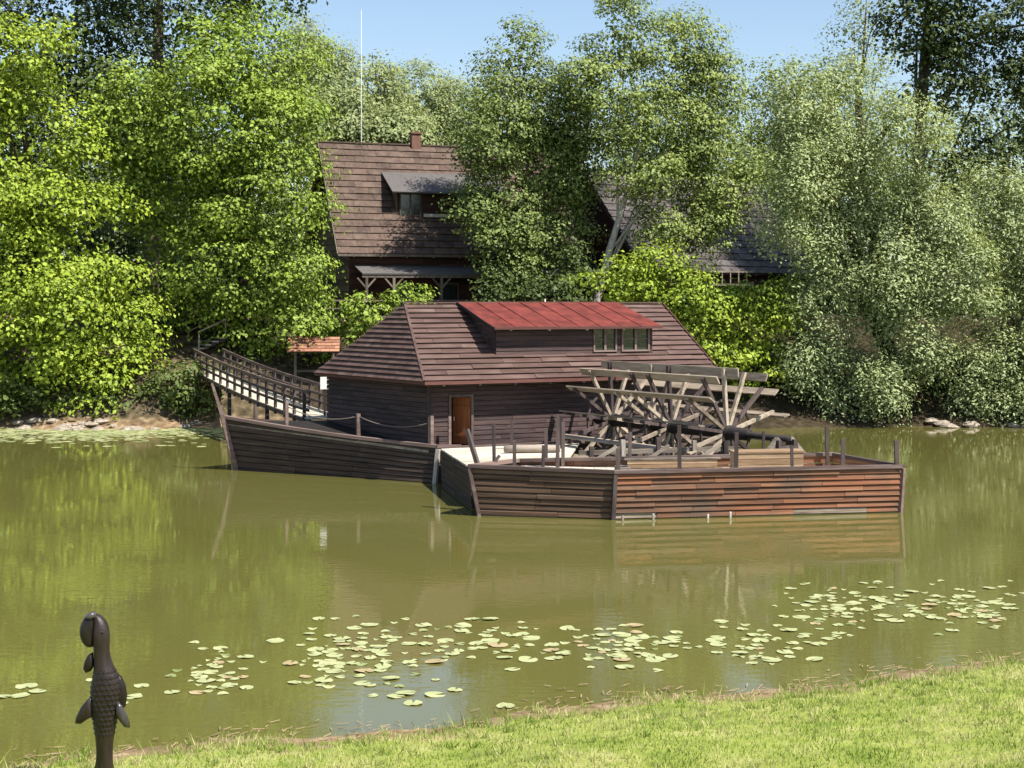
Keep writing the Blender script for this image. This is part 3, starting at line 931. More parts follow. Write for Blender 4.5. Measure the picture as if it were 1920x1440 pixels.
for i in range(NP):
    an = 2 * math.pi * (i + .35) / NP
    cs, sn = math.cos(an), math.sin(an)
    for xx in spx:
        dx = random.uniform(-.04, .04)
        one('spoke', 'paddle' if random.random() > .45 else 'post', wheel, lambda m: m.bar((xx, 0.2 * cs, 0.2 * sn), (xx + dx, 2.32 * cs, 2.32 * sn), .12, .14, up=(1, 0, 0)))
    l0 = -WLEN / 2 + random.uniform(-.35, .25); l1 = WLEN / 2 - random.uniform(.1, .55)
    for rr, ww in ((2.2, .30),):
        sk = random.uniform(-.02, .02)
        a = Vector((l0, rr * cs - .07 * sn, rr * sn + .07 * cs)); b = Vector((l1, (rr + sk) * cs - .07 * sn, (rr + sk) * sn + .07 * cs))
        if rr < 2:
            a.x += .4; b.x -= .5
        one('paddle' if rr > 2 else 'tie_bar', 'paddle', wheel, lambda m: m.bar(a, b, .055, ww, up=(0, cs, sn)))
# bracing between neighbouring spokes
for xx in spx:
    for i in range(NP):
        a0 = 2 * math.pi * (i + .35) / NP; a1 = 2 * math.pi * (i + 1.35) / NP
        one('rim_piece', 'post', wheel, lambda m: m.bar((xx + .08, 1.2 * math.cos(a0), 1.2 * math.sin(a0)), (xx + .08, 1.2 * math.cos(a1), 1.2 * math.sin(a1)), .07, .09, up=(1, 0, 0)))

# bearing trestle on the pontoon side

br = empty('axle_trestle', (9.60, 51.35, 1.376), math.atan2(ax.y, ax.x), 'timber trestle on the pontoon carrying the near end of the wheel axle', 'trestle')
for s in (-1, 1):
    one('leg', 'grey', br, lambda m: m.bar((.35, s * 1.25, 0), (.35, s * .28, .95), .16, .16))
one('cross_beam', 'grey', br, lambda m: m.bar((.35, -1.6, .10), (.35, 1.6, .10), .2, .16))
one('bearing_block', 'post', br, lambda m: (m.box(.12, .58, -.45, .45, .36, .69)))
for s in (-1, 1):
    one('cheek', 'post', br, lambda m: m.box(.14, .56, s * .36 - .08, s * .36 + .08, .572, .9))
# timber clutter frames beneath the wheel
fr = empty('timber_cradle', (4.2, 52.2, 0), R(12), 'low timber cradle of posts and beams under the left of the wheel', 'timber frame')
for x in (-1.5, -.3, 1.0, 2.3, 3.4):
    one('post', 'palepost' if x in (-.3, 2.3) else 'post', fr, lambda m: m.bar((x, 0, -.4), (x + random.uniform(-.05, .05), 0, 1.9 + random.uniform(-.2, .5)), .15, .15))
for z_, y_ in ((1.35, -.1), (1.78, .1)):
    one('beam', 'grey', fr, lambda m: m.bar((-1.9, y_, z_), (3.9, y_, z_ + .05), .12, .16))
for x in (-1.2, 0.7, 2.6):
    one('brace', 'grey', fr, lambda m: m.bar((x - .6, -.16, 1.3), (x + .6, -.16, 2.0), .09, .11))
# ------------------------------------------------------------------ gangway
G0 = Vector((-17.7, 87.0, 3.12)); G1 = Vector((-8.1, 65.4, 1.95))
gd = G1 - G0; GL = gd.xy.length
gang = empty('gangway', G0, math.atan2(gd.y, gd.x), 'sloping timber gangway with open railings from the bank to the mill boat', 'gangway')
gz = lambda x: (G1.z - G0.z) * x / GL - 0.18 * math.sin(math.pi * x / GL)
for s in (-.78, .78):
    m = MB()
    for i in range(8):
        x0, x1 = GL * i / 8, GL * (i + 1) / 8
        m.bar((x0, s, gz(x0) - .14), (x1 + .02, s, gz(x1) - .14), .12, .2)
    m.build('stringer', 'post', gang)
nb = 76
for i in range(nb):
    x = GL * (i + .5) / nb
    one('deck_board', 'deck', gang, lambda m: m.hexa([(x - .135, -.86, gz(x - .135) - .035), (x + .135, -.86, gz(x + .135) - .035), (x + .135, .86, gz(x + .135) - .035), (x - .135, .86, gz(x - .135) - .035),
                                                     (x - .135, -.86, gz(x - .135)), (x + .135, -.86, gz(x + .135)), (x + .135, .86, gz(x + .135)), (x - .135, .86, gz(x - .135))]))
for s in (-.84, .84):
    for i in range(15):
        x = GL * (i + .2) / 14.6
        one('rail_post', 'post', gang, lambda m: m.bar((x, s, gz(x) - .3), (x, s, gz(x) + 1.12), .13, .13))
    for hh, ww in ((1.15, .15), (.72, .11), (.36, .11)):
        m = MB()
        for i in range(10):
            x0, x1 = GL * i / 10, GL * (i + 1) / 10
            m.bar((x0, s, gz(x0) + hh), (x1 + .02, s, gz(x1) + hh), .08, ww)
        m.build('hand_rail' if hh > 1 else 'mid_rail', 'cap' if hh > 1 else 'post', gang)
for x in (GL * .35, GL * .68):
    for s in (-.7, .7):
        one('pile', 'post', gang, lambda m: m.tube([(x, s, -G0.z - .6), (x, s, gz(x) - .1)], [.11, .10], 8), True)

nb_ = empty('notice_board', (-8.35, 66.6, 1.9), R(10), 'small white notice board beside the boat end of the gangway', 'notice board')
one('post', 'post', nb_, lambda m: m.box(-.05, .05, 0, .08, 0, 1.7))
one('panel', 'white', nb_, lambda m: m.box(-.2, .2, -.04, -.004, 1.25, 1.8))

# ------------------------------------------------------------------ small shelter on the bank
sh = empty('shelter', (-11.6, 87.6, H(-11.6, 87.6)), R(5), 'small shelter with a terracotta roof on the bank beside the mill', 'shelter')
zb = 4.15 - sh.location.z
for x in (-1.1, 1.1):
    one('post', 'housepost', sh, lambda m: m.box(x - .07, x + .07, -.07, .07, -.3, zb + .3))
rf = one('roof', 'post', sh, lambda m: (m.slab((-1.45, -.95, zb), (1.45, -.95, zb), (1.45, 0, zb + .8), (-1.45, 0, zb + .8), .06), m.slab((1.45, .95, zb), (-1.45, .95, zb), (-1.45, 0, zb + .8), (1.45, 0, zb + .8), .06)))
boards('tile_course', 'redtile', rf, (q(-1.5, -1.0, zb), q(1.5, -1.0, zb), q(1.5, 0, zb + .84), q(-1.5, 0, zb + .84)), 5, seg=6, th=.03, lap=.03, out=.03, stagger=True)
one('cross_rail', 'housepost', sh, lambda m: m.box(-1.03, 1.03, -.04, .04, zb - 1.2, zb - 1.08))

# ------------------------------------------------------------------ house A, behind the mill
HA = Vector((-10.7, 98.0, 6.15))
hA = empty('timber_house', HA, R(19), 'large dark timber house with brown shingle roof, dormer and porch, left of the two', 'house')
HL, HW, HE, HR = 15.5, 11.0, 4.85, 11.75
m = MB(); m.box(0.05, HL - .05, 0.05, HW - .05, -.5, HE); wallA = m.build('wall', 'core', hA)
boards('plank', 'redwall', wallA, (q(0, 0, 0), q(HL, 0, 0), q(HL, 0, HE), q(0, 0, HE)), 14, seg=3, gap=.02, th=.05, lap=.02)
boards('plank', 'gable', wallA, (q(0, HW, 0), q(0, 0, 0), q(0, 0, HE), q(0, HW, HE)), 12, seg=2, gap=.02, th=.05, lap=.02)
# gable triangle boards
for i in range(14):
    a, b = i / 14, (i + 1) / 14
    z0 = HE + (HR - HE) * a; z1 = HE + (HR - HE) * b
    v0 = HW / 2 * a; v1 = HW / 2 * b
    one('plank', 'gable', wallA, lambda m: m.slab((0, HW - v0, z0 + .01), (0, v0, z0 + .01), (0, v1, z1 - .01), (0, HW - v1, z1 - .01), .05, .02, 0))
rk = (HR - HE) / (HW / 2)
ov = .75
Rf = lambda u, v: q(u, v, HE + rk * v + .12)
m = MB()
A_, B_, C_, D_ = Rf(-.9, -ov), Rf(HL + .7, -ov), Rf(HL + .7, HW / 2), Rf(-.9, HW / 2)
m.slab(A_, B_, C_, D_, .14)
m.slab(q(HL + .7, HW + ov, A_.z), q(-.9, HW + ov, A_.z), D_, C_, .14)
roofA = m.build('roof', 'shingle', hA)
boards('shingle', 'shingle', roofA, (A_, B_, C_, D_), 17, seg=16, th=.04, lap=.07, out=.05, gap=.004, stagger=True, jit=.012)
one('barge_board', 'housepost', roofA, lambda m: m.bar(A_ + q(-.04, 0, -.05), D_ + q(-.04, 0, -.05), .05, .24))
one('ridge_cap', 'shingle', roofA, lambda m: m.bar(D_ + q(0, 0, .10), C_ + q(0, 0, .10), .3, .08))
one('eave_board', 'housepost', roofA, lambda m: m.bar(A_ + q(0, -.05, -.06), B_ + q(0, -.05, -.06), .04, .16))
for u in np.arange(.2, HL, 1.8):
    one('rafter_end', 'palepost', roofA, lambda m: m.bar((u, -ov + .1, A_.z - .16), (u, -.05, A_.z - .16 + rk * (ov - .15)), .1, .14))
ch = one('chimney', 'brick', roofA, lambda m: (m.box(5.68, 6.32, HW / 2 - .3, HW / 2 + .3, HR - .6, HR + .98)))
one('chimney_cap', 'brick', roofA, lambda m: m.box(5.6, 6.4, HW / 2 - .38, HW / 2 + .38, HR + .982, HR + 1.1))
# dormer
a0, a1, fv, tv = 3.6, 11.0, 1.35, 3.7
zb0 = HE + rk * fv + .1; zt0 = HE + rk * tv + .25; zf = zb0 + 1.95
m = MB()
m.add([(a0, fv, zb0 - .2), (a1, fv, zb0 - .2), (a1, fv, zf), (a0, fv, zf), (a0, tv, zt0 - .1), (a1, tv, zt0 - .1)], [(0, 1, 2, 3), (0, 3, 4), (1, 5, 2), (3, 2, 5, 4)])
dA = m.build('dormer', 'redwall', hA)
for i in range(4):
    t0, t1 = i / 4, (i + 1) / 4
    v0, v1 = fv + (tv - fv) * t0, fv + (tv - fv) * t1
    fz = lambda v: HE + rk * v + .1
    tz = lambda v: zf + (zt0 - zf) * (v - fv) / (tv - fv) - .05
    one('cheek_board', 'gable', dA, lambda m: m.slab((a0 - .03, v1 - .02, fz(v1)), (a0 - .03, v0 + .02, fz(v0)), (a0 - .03, v0 + .02, tz(v0)), (a0 - .03, v1 - .02, tz(v1)), .03))
dsl = (zt0 - zf) / (tv - fv)
one('dormer_roof', 'greyroof', hA, lambda m: m.slab((a0 - .5, fv - .75, zf - dsl * .75 + .06), (a1 + .4, fv - .75, zf - dsl * .75 + .06), (a1 + .4, tv, zt0 + .1), (a0 - .5, tv, zt0 + .1), .09))
for (u0, u1) in ((a0 + .25, a0 + 1.6), (a0 + 4.4, a0 + 5.6), (a0 + 5.9, a0 + 7.0)):
    wA = one('window', 'glass', hA, lambda m: m.box(u0, u1, fv - .03, fv - .01, zb0 + .15, zf - .25))
    one('frame', 'housepost', wA, lambda m: (m.box(u0 - .08, u0, fv - .08, fv - .005, zb0 + .15, zf - .25), m.box(u1, u1 + .08, fv - .08, fv - .005, zb0 + .15, zf - .25), m.box((u0 + u1) / 2 - .04, (u0 + u1) / 2 + .04, fv - .08, fv - .032, zb0 + .15, zf - .25), m.box(u0 - .08, u1 + .08, fv - .085, fv - .005, zb0 + .05, zb0 + .148)))
one('sill_planter', 'palepost', hA, lambda m: m.box(a0 + 1.8, a0 + 4.2, fv - .35, fv - .08, zb0 + .0, zb0 + .22))
# porch
pr = one('porch_roof', 'greyroof', hA, lambda m: m.slab((.3, -2.6, 2.75), (HL - .2, -2.6, 2.75), (HL - .2, -.06, 3.35), (.3, -.06, 3.35), .09))
one('porch_beam', 'housepost', hA, lambda m: m.bar((.3, -2.45, 2.58), (HL - .2, -2.45, 2.58), .16, .2))
for u in (.6, 2.4, 5.6, 8.6, 11.8, 14.8):
    one('porch_post', 'housepost', hA, lambda m: m.box(u - .08, u + .08, -2.53, -2.37, -.6, 2.48))
    for s in (-1, 1):
        one('brace', 'housepost', hA, lambda m: m.bar((u + s * .06, -2.45, 1.85), (u + s * .6, -2.45, 2.46), .09, .1))
one('porch_floor', 'housepost', hA, lambda m: m.box(.2, HL - .1, -2.7, -.06, -.3, .0))
for z_ in (.5, 1.0):
    one('porch_rail', 'housepost', hA, lambda m: m.bar((-2.2, -2.62, z_), (HL - .2, -2.62, z_), .06, .09))
one('porch_post', 'housepost', hA, lambda m: m.box(-2.2, -2.06, -2.66, -2.52, -1.0, 1.1))
for (u0, u1, z0, z1) in ((3.2, 4.2, .05, 2.1), (6.2, 7.4, .9, 2.1), (9.2, 10.4, .9, 2.1)):
    o = one('door' if z0 < .1 else 'window', 'post' if z0 < .1 else 'glass', hA, lambda m: m.box(u0, u1, -.07, -.04, z0, z1))
    one('frame', 'housepost', o, lambda m: (m.box(u0 - .1, u0, -.1, -.02, z0, z1), m.box(u1, u1 + .1, -.1, -.02, z0, z1), m.box(u0 - .1, u1 + .1, -.1, -.02, z1, z1 + .1)))

mast = one('antenna_mast', 'metal', None, lambda m: (m.tube([(0, 0, 0), (0, 0, 9), (0, 0, 19.2)], [.05, .04, .022], 6), m.bar((-.5, 0, 15.5), (.5, 0, 15.5), .02, .02)), True)
mast.location = (-11.1, 110.0, H(-11.1, 110))
mast.scale = (1, 1, (28.6 - mast.location.z) / 19.2)
tag(mast, 'thin pale antenna mast rising behind the shingled house roof', 'antenna')

# ------------------------------------------------------------------ house B, behind the trees on the right
hB = empty('timber_house', (9.0, 102.0, 6.1), R(36), 'grey shingled timber house half hidden by trees, right of the two', 'house')
BL, BW, BE, BR = 15.6, 11.0, 3.9, 10.1
m = MB(); m.box(0.05, BL - .05, .05, BW - .05, -.5, BE); wb = m.build('wall', 'core', hB)
boards('plank', 'redwall', wb, (q(0, 0, 0), q(BL, 0, 0), q(BL, 0, BE), q(0, 0, BE)), 12, seg=3, gap=.02, th=.05, lap=.02)
boards('plank', 'redwall', wb, (q(BL, 0, 0), q(BL, BW, 0), q(BL, BW, BE), q(BL, 0, BE)), 10, gap=.02, th=.05, lap=.02)
boards('plank', 'redwall', wb, (q(0, BW, 0), q(0, 0, 0), q(0, 0, BE), q(0, BW, BE)), 10, gap=.02, th=.05, lap=.02)
rkb = (BR - BE) / (BW / 2)
Rb = lambda u, v: q(u, v, BE + rkb * v + .1)
A2, B2, C2, D2 = Rb(-.8, -.9), Rb(BL + .8, -.9), Rb(BL + .8, BW / 2), Rb(-.8, BW / 2)
m = MB(); m.slab(A2, B2, C2, D2, .14); m.slab(q(BL + .8, BW + .9, A2.z), q(-.8, BW + .9, A2.z), D2, C2, .14)
roofB = m.build('roof', 'shingle2', hB)
boards('shingle', 'shingle2', roofB, (A2, B2, C2, D2), 15, seg=14, th=.04, lap=.07, out=.05, gap=.004, stagger=True, jit=.015)
for u in (0, BL):
    one('gable', 'redwall', hB, lambda m: (m.add([(u, 0, BE), (u, BW, BE), (u, BW / 2, BR)], [(0, 1, 2)]), m.add([(u + .1, 0, BE), (u + .1, BW, BE), (u + .1, BW / 2, BR)], [(2, 1, 0)])))
one('barge_board', 'housepost', roofB, lambda m: m.bar(B2 + q(.04, 0, -.05), C2 + q(.04, 0, -.05), .05, .24))
one('balcony_rail', 'grey', hB, lambda m: m.bar((-.2, -1.0, 3.1), (9.5, -1.0, 3.1), .08, .12))
one('balcony_floor', 'grey', hB, lambda m: m.box(-.2, 9.5, -1.05, -.06, 2.1, 2.25))
for u in np.arange(0, 9.6, .8):
    one('balcony_post', 'grey', hB, lambda m: m.box(u - .04, u + .04, -1.03, -.97, 2.25, 3.04))
for u in (BL - 2.4, BL - .1):
    one('porch_post', 'housepost', hB, lambda m: m.box(u - .1, u + .1, -.9, -.7, -.8, BE - .9))
for (u0, u1) in ((2.0, 3.1), (5.0, 6.1), (11.5, 12.6)):
    o = one('window', 'glass', hB, lambda m: m.box(u0, u1, -.07, -.04, .9, 2.0))
    one('frame', 'housepost', o, lambda m: (m.box(u0 - .1, u0, -.1, -.02, .9, 2.0), m.box(u1, u1 + .1, -.1, -.02, .9, 2.0), m.box(u0 - .1, u1 + .1, -.1, -.02, 2.0, 2.1)))

pole = one('pole', 'palepost', None, lambda m: m.tube([(0, 0, -.5), (.02, 0, 2), (0, 0, 4.4)], [.06, .055, .045], 7), True)
pole.location = (1.98, 89.5, H(1.98, 89.5))
tag(pole, 'thin pale pole standing behind the mill ridge by the central tree', 'pole')

# picnic table and rail up on the left bank
pt = empty('picnic_table', (-21.2, 92.0, H(-21.2, 92.0)), R(12), 'weathered picnic table between the two bright trees on the left bank', 'picnic table')
one('table_top', 'deck', pt, lambda m: m.box(-1, 1, -.4, .4, .72, .78))
for s in (-1, 1):
    one('bench_seat', 'deck', pt, lambda m: m.box(-1, 1, s * .75 - .15, s * .75 + .15, .42, .47))
for x in (-.7, .7):
    one('leg', 'post', pt, lambda m: (m.bar((x, -.7, 0), (x, -.25, .72), .09, .09), m.bar((x, .7, 0), (x, .25, .72), .09, .09), m.bar((x, -.8, .38), (x, .8, .38), .06, .07)))
lr = empty('bank_rail', (-30.0, 86.3, H(-30.0, 86.3)), R(3), 'brown horizontal wooden rail on the shore at the left edge', 'rail')
one('rail', 'cap', lr, lambda m: m.bar((-1.8, 0, .95), (1.6, 0, .95), .1, .28))
for x in (-1.4, 1.2):
    one('post', 'post', lr, lambda m: m.bar((x, 0.02, -.3), (x, .02, .8), .14, .14))
bs = empty('timber_steps', (-19.2, 89.8, H(-19.2, 89.8)), R(-60), 'sunlit wooden steps at the top of the gangway', 'steps')
for i in range(4):
    one('tread', 'deck', bs, lambda m: m.box(-1.0, 1.0, i * .45, i * .45 + .38, i * .2 + .1, i * .2 + .16))
for s in (-1, 1):
    one('stringer', 'post', bs, lambda m: m.bar((s * .95, -.1, -.05), (s * .95, 1.85, .75), .07, .2))
    one('hand_rail', 'grey', bs, lambda m: (m.bar((s * 1.0, 0, 1.1), (s * 1.0, 1.8, 1.9), .07, .08), m.bar((s * 1.0, 0.05, 0), (s * 1.0, .05, 1.08), .08, .08), m.bar((s * 1.0, 1.7, .7), (s * 1.0, 1.7, 1.84), .08, .08)))


# ------------------------------------------------------------------ trees
def crown_leaves(name, mat, parent, lobes, nclump, per, size, crad=(0.7, 1.5), flat=0.75, aspect=0.62, fill=0.15, droop=0.0, seed=0, inner=9.0, upn=0.4):
    """lobes: ellipsoids (cx, cy, cz, rx, ry, rz) in the tree's own coordinates"""
    rng = np.random.default_rng(seed)
    lobes = np.array(lobes, float)
    area = (lobes[:, 3] * lobes[:, 5] + lobes[:, 3] * lobes[:, 4] + lobes[:, 4] * lobes[:, 5])
    pick = rng.choice(len(lobes), nclump, p=area / area.sum())
    d = rng.normal(size=(nclump, 3)); d = d / np.linalg.norm(d, axis=1, keepdims=True)
    back = d[:, 1] > 0.55
    d[back, 1] *= -0.6
    rf = np.where(rng.random(nclump) < fill, rng.uniform(0.45, 0.75, nclump), rng.uniform(0.78, 1.08, nclump))
    cc = lobes[pick, :3] + d * lobes[pick, 3:] * rf[:, None]
    cr = rng.uniform(crad[0], crad[1], nclump)
    idx = np.repeat(np.arange(nclump), (per * (cr / crad[1]) ** 2).astype(int) + 5)
    k = len(idx)
    e = rng.normal(size=(k, 3)); e = e / np.linalg.norm(e, axis=1, keepdims=True)
    e[:, 2] = np.where((e[:, 2] < -0.15) & (rng.random(k) < 0.6), -e[:, 2], e[:, 2])
    # each clump is ragged: its own radius varies with direction
    ph = rng.uniform(0, 6.28, (nclump, 3))
    rag = 1 + 0.28 * np.sin(e[:, 0] * 4 + ph[idx, 0]) * np.sin(e[:, 1] * 4 + ph[idx, 1]) + 0.2 * np.sin(e[:, 2] * 6 + ph[idx, 2])
    rad = cr[idx] * rng.uniform(0.7, 1.05, k) * rag
    pos = cc[idx] + e * rad[:, None] * np.array([1, 1, flat])
    pos += d[idx] * (rng.random(k) ** 4 * cr[idx] * 0.6)[:, None]
    pos[:, 2] -= droop * rng.random(k) * cr[idx]
    nrm = e * 0.8 + d[idx] * 0.25 + np.array([0.25, -0.1, upn]) + rng.normal(size=(k, 3)) * 0.33
    sz = size * rng.uniform(0.55, 1.4, k)
    # foliage inside the crown
    ni = (inner * lobes[:, 3] * lobes[:, 5] * (.3 / size) ** 1.5).astype(int) + 3
    li = np.repeat(np.arange(len(lobes)), ni)
    di = rng.normal(size=(len(li), 3)); di = di / np.linalg.norm(di, axis=1, keepdims=True)
    pi_ = lobes[li, :3] + di * lobes[li, 3:] * (rng.random(len(li)) ** 0.5 * 0.78)[:, None]
    pos = np.concatenate([pos, pi_]); nrm = np.concatenate([nrm, di + rng.normal(size=di.shape) * .5]); sz = np.concatenate([sz, np.minimum(size * 1.9, .55) * rng.uniform(.7, 1.1, len(li))])
    global RNG
    RNG = rng
    v, qd = leaf_quads(pos, nrm, sz, aspect)
    np_mesh(name, v, qd, mat, parent)
    return cc


def willow_leaves(name, mat, parent, lobes, nst, size=0.3, length=(1.2, 3.2), seed=0, step=0.17):
    rng = np.random.default_rng(seed)
    lobes = np.array(lobes, float)
    area = (lobes[:, 3] * lobes[:, 5] + lobes[:, 3] * lobes[:, 4])
    pick = rng.choice(len(lobes), nst, p=area / area.sum())
    d = rng.normal(size=(nst, 3)); d = d / np.linalg.norm(d, axis=1, keepdims=True)
    flip = d[:, 1] > 0.5
    d[flip, 1] *= -0.7
    d[:, 2] = np.where(d[:, 2] < -0.55, -d[:, 2], d[:, 2])
    rf = rng.uniform(0.72, 1.03, nst)
    st = lobes[pick, :3] + d * lobes[pick, 3:] * rf[:, None]
    ln = rng.uniform(length[0], length[1], nst)
    outv = d.copy(); outv[:, 2] = 0
    P = []; A = []; Nn = []
    maxk = int(length[1] / step)
    for j in range(maxk):
        s = j * step
        on = s < ln
        p = st[on] + outv[on] * (0.9 * (1 - np.exp(-s / 0.9)))[..., None] * np.ones((on.sum(), 1))
        p[:, 2] += 0.25 * math.sin(min(s, 1.2) * 2.4) * 0.6 - max(0, s - 0.35) * 0.92
        p = p + rng.normal(size=p.shape) * 0.09
        P.append(p)
        ax_ = np.tile(np.array([[0, 0, -1.0]]), (len(p), 1)) + outv[on] * 0.45
        A.append(ax_)
        Nn.append(outv[on] * 0.8 + np.array([0, 0, 0.45]) + rng.normal(size=p.shape) * 0.45)
    P = np.concatenate(P); A = np.concatenate(A); Nn = np.concatenate(Nn)
    global RNG
    RNG = rng
    v, qd = leaf_quads(P, Nn, size * rng.uniform(.6, 1.3, len(P)), 0.36, axis=A)
    np_mesh(name, v, qd, mat, parent)
    return st


def limbs(parent, mat, base_r, top, targets, bend=0.5, seed=0, name='trunk', forks=None):
    """trunk with limbs running up to a handful of clumps, one mesh"""
    rnd = random.Random(seed)
    m = MB()
    top = Vector(top)
    tp = [Vector((0, 0, -.6)), Vector((0, 0, .3)) + top * .05, top * .35 + Vector((rnd.uniform(-bend, bend) * .4, 0, 0)), top * .7 + Vector((rnd.uniform(-bend, bend) * .5, 0, 0)), top]
    m.tube(tp, [base_r * 1.35, base_r, base_r * .8, base_r * .55, base_r * .16], 9)
    for t in targets:
        t = Vector(t)
        f = rnd.uniform(.28, .8)
        i = min(3, int(f * 4)); a = lerp(tp[i], tp[i + 1], f * 4 - i)
        if a.z > t.z - .5:
            a = lerp(tp[1], tp[2], .9)
        md = lerp(a, t, .5) + Vector((rnd.uniform(-.4, .4), rnd.uniform(-.3, .3), rnd.uniform(.1, .7)))
        r = base_r * rnd.uniform(.26, .42)
        m.tube([a, lerp(a, md, .55) + Vector((0, 0, .1)), md, t], [r, r * .85, r * .6, r * .2], 6)
    return m.build(name, mat, parent, True)


F = 2800.0


def at(px, py, D):
    """a spot on the far bank, in metres, from its bearing and its distance"""
    return Vector(((px - 960) / F * D, D, 7 - (py - 568) / F * D))


def tree(name, label, cat, base, D, lobes_px, mat, bark, nclump, per, size, base_r=.35, crad=(.7, 1.5), seed=1, tassels=0, nlimb=7, top=None, group=None, depth=None, **kw):
    """lobes_px: (bearing x, height y, half-width, half-height) of the crown's lobes, turned into metres at distance D"""
    bx_, by_ = base
    z0 = H(bx_, by_)
    t = empty(name, (bx_, by_, z0), 0, label, cat, group)
    lob = []
    rnd = random.Random(seed)
    for i, (px, py, hw, hh) in enumerate(lobes_px):
        c = at(px, py, D)
        rx = hw * D / F * .9; rz = hh * D / F * .9
        ry = min(rx * .9, 4.2) if depth is None else depth
        lob.append((c.x - bx_, c.y - by_ + rnd.uniform(-1.6, 1.6), c.z - z0, rx, ry, rz))
    cc = crown_leaves('crown', mat, t, lob, nclump, per, size, crad=crad, seed=seed, **kw)
    if tassels:
        willow_leaves('hanging_twigs', mat, t, lob, tassels, size=size, seed=seed + 500, length=(.7, 2.4))
    L_ = max(lob, key=lambda l: l[2] + l[5])
    tp = Vector(top) if top else Vector((L_[0] * .8, L_[1] * .5, L_[2] + L_[5] * .4))
    ctr = [Vector((l[0], l[1], l[2])) for l in lob]
    tg = [ctr[i % len(ctr)] + Vector((rnd.uniform(-1, 1), rnd.uniform(-.6, .6), rnd.uniform(-.5, 1.2))) for i in range(nlimb)]
    limbs(t, bark, base_r, tp, tg, seed=seed)
    return t


# left: bright yellow-green tree at the water
tree('shore_tree', 'bright yellow green tree at the left edge, leaning over the water', 'tree', (-27.5, 87.4), 85.5,
     [(20, 130, 95, 100), (60, 330, 150, 130), (-40, 500, 130, 170), (150, 470, 125, 130), (110, 600, 120, 110), (215, 640, 75, 85), (40, 700, 110, 80), (140, 710, 90, 70), (230, 720, 55, 60), (-90, 250, 110, 200)],
     'l_yellow', 'bark', 270, 330, .26, base_r=.35, seed=21, crad=(.6, 2.0), flat=.58)
tree('lime_tree', 'tall lime green tree between the left edge and the house roof', 'tree', (-16.8, 91.5), 89.5,
     [(470, 120, 130, 105), (400, 230, 165, 120), (530, 240, 80, 100), (320, 370, 140, 120), (500, 370, 115, 110), (250, 250, 90, 110), (430, 500, 120, 100), (550, 520, 65, 80), (480, 610, 95, 75), (570, 625, 60, 50), (330, 560, 70, 60)],
     'l_lime', 'bark', 380, 330, .24, base_r=.42, seed=22, crad=(.6, 1.9), flat=.58)
tree('dark_tree', 'tall dark green tree behind the bright trees in the upper left', 'tree', (-24.0, 99.0), 99.0,
     [(120, 60, 160, 130), (330, 40, 170, 120), (200, 190, 190, 130), (60, 260, 120, 160), (480, -30, 100, 70), (300, -150, 260, 130), (-60, 60, 150, 200), (350, 260, 120, 120)],
     'l_dark', 'bark', 480, 150, .32, base_r=.6, seed=23, crad=(.8, 1.8), inner=14)
tree('central_tree', 'narrow olive green tree in front of the house right end', 'tree', (1.6, 97.0), 97.0,
     [(960, 110, 70, 75), (1010, 210, 105, 95), (925, 250, 75, 90), (985, 340, 140, 95), (900, 400, 45, 70), (1060, 300, 75, 85), (960, 460, 75, 85), (1020, 440, 70, 90), (955, 530, 55, 45), (1085, 400, 42, 65), (1075, 490, 42, 55)],
     'l_olive', 'barkpale', 380, 260, .215, base_r=.24, seed=24, crad=(.5, 1.5), flat=.66, inner=16)
tree('forked_tree', 'mid green tree with pale forked trunk right of the central tree', 'tree', (5.1, 95.2), 96.0,
     [(1160, 70, 75, 80), (1270, 110, 95, 85), (1340, 170, 60, 90), (1160, 200, 85, 85), (1260, 250, 115, 95), (1330, 310, 55, 80), (1200, 330, 75, 50), (1290, 390, 85, 60), (1365, 395, 42, 42), (1240, 430, 60, 40), (1320, 440, 50, 35), (1390, 340, 42, 65), (1100, 150, 40, 60)],
     'l_mid', 'barkpale', 380, 260, .21, base_r=.28, seed=25, crad=(.5, 1.5), flat=.66, inner=13, nlimb=6, top=(3.2, 0, 13))
tree('willow_tree', 'large pale willow drooping to the water on the right', 'willow', (22.2, 87.2), 84.6,
     [(1600, 160, 60, 60), (1500, 190, 60, 75), (1690, 240, 80, 70), (1560, 290, 90, 80), (1490, 330, 62, 80), (1660, 370, 90, 80), (1530, 420, 85, 75), (1455, 400, 50, 50), (1760, 410, 75, 75), (1800, 510, 75, 85), (1680, 510, 95, 80), (1560, 560, 85, 70), (1600, 710, 75, 75), (1660, 735, 45, 58), (1840, 715, 60, 85), (1720, 620, 80, 80), (1530, 660, 65, 70)],
     'l_willow', 'bark', 640, 250, .21, base_r=.5, seed=26, crad=(.5, 1.25), aspect=.42, droop=1.0, flat=1.0, tassels=500, upn=.7)
tree('willow_tree', 'pale willow at the right edge behind the large one', 'willow', (31.0, 88.5), 86.5,
     [(1870, 360, 70, 60), (1930, 450, 90, 90), (1880, 560, 80, 90), (1990, 560, 90, 120), (1900, 700, 75, 95), (1990, 710, 90, 95)],
     'l_willow', 'bark', 300, 240, .21, base_r=.4, seed=27, crad=(.5, 1.25), aspect=.42, droop=1.0, flat=1.0, tassels=300, upn=.7)
tree('dark_tree', 'tall dark tree with heavy bare limbs in the upper right corner', 'tree', (27.5, 103.0), 103.0,
     [(1720, 60, 90, 85), (1830, 20, 120, 90), (1880, 130, 90, 70), (1760, 150, 80, 60), (1900, 250, 90, 90), (1820, 330, 70, 80), (2020, 60, 130, 200), (1760, -80, 170, 80)],
     'l_dark', 'bark', 460, 130, .30, base_r=.6, seed=28, nlimb=9, crad=(.7, 1.5), inner=14)
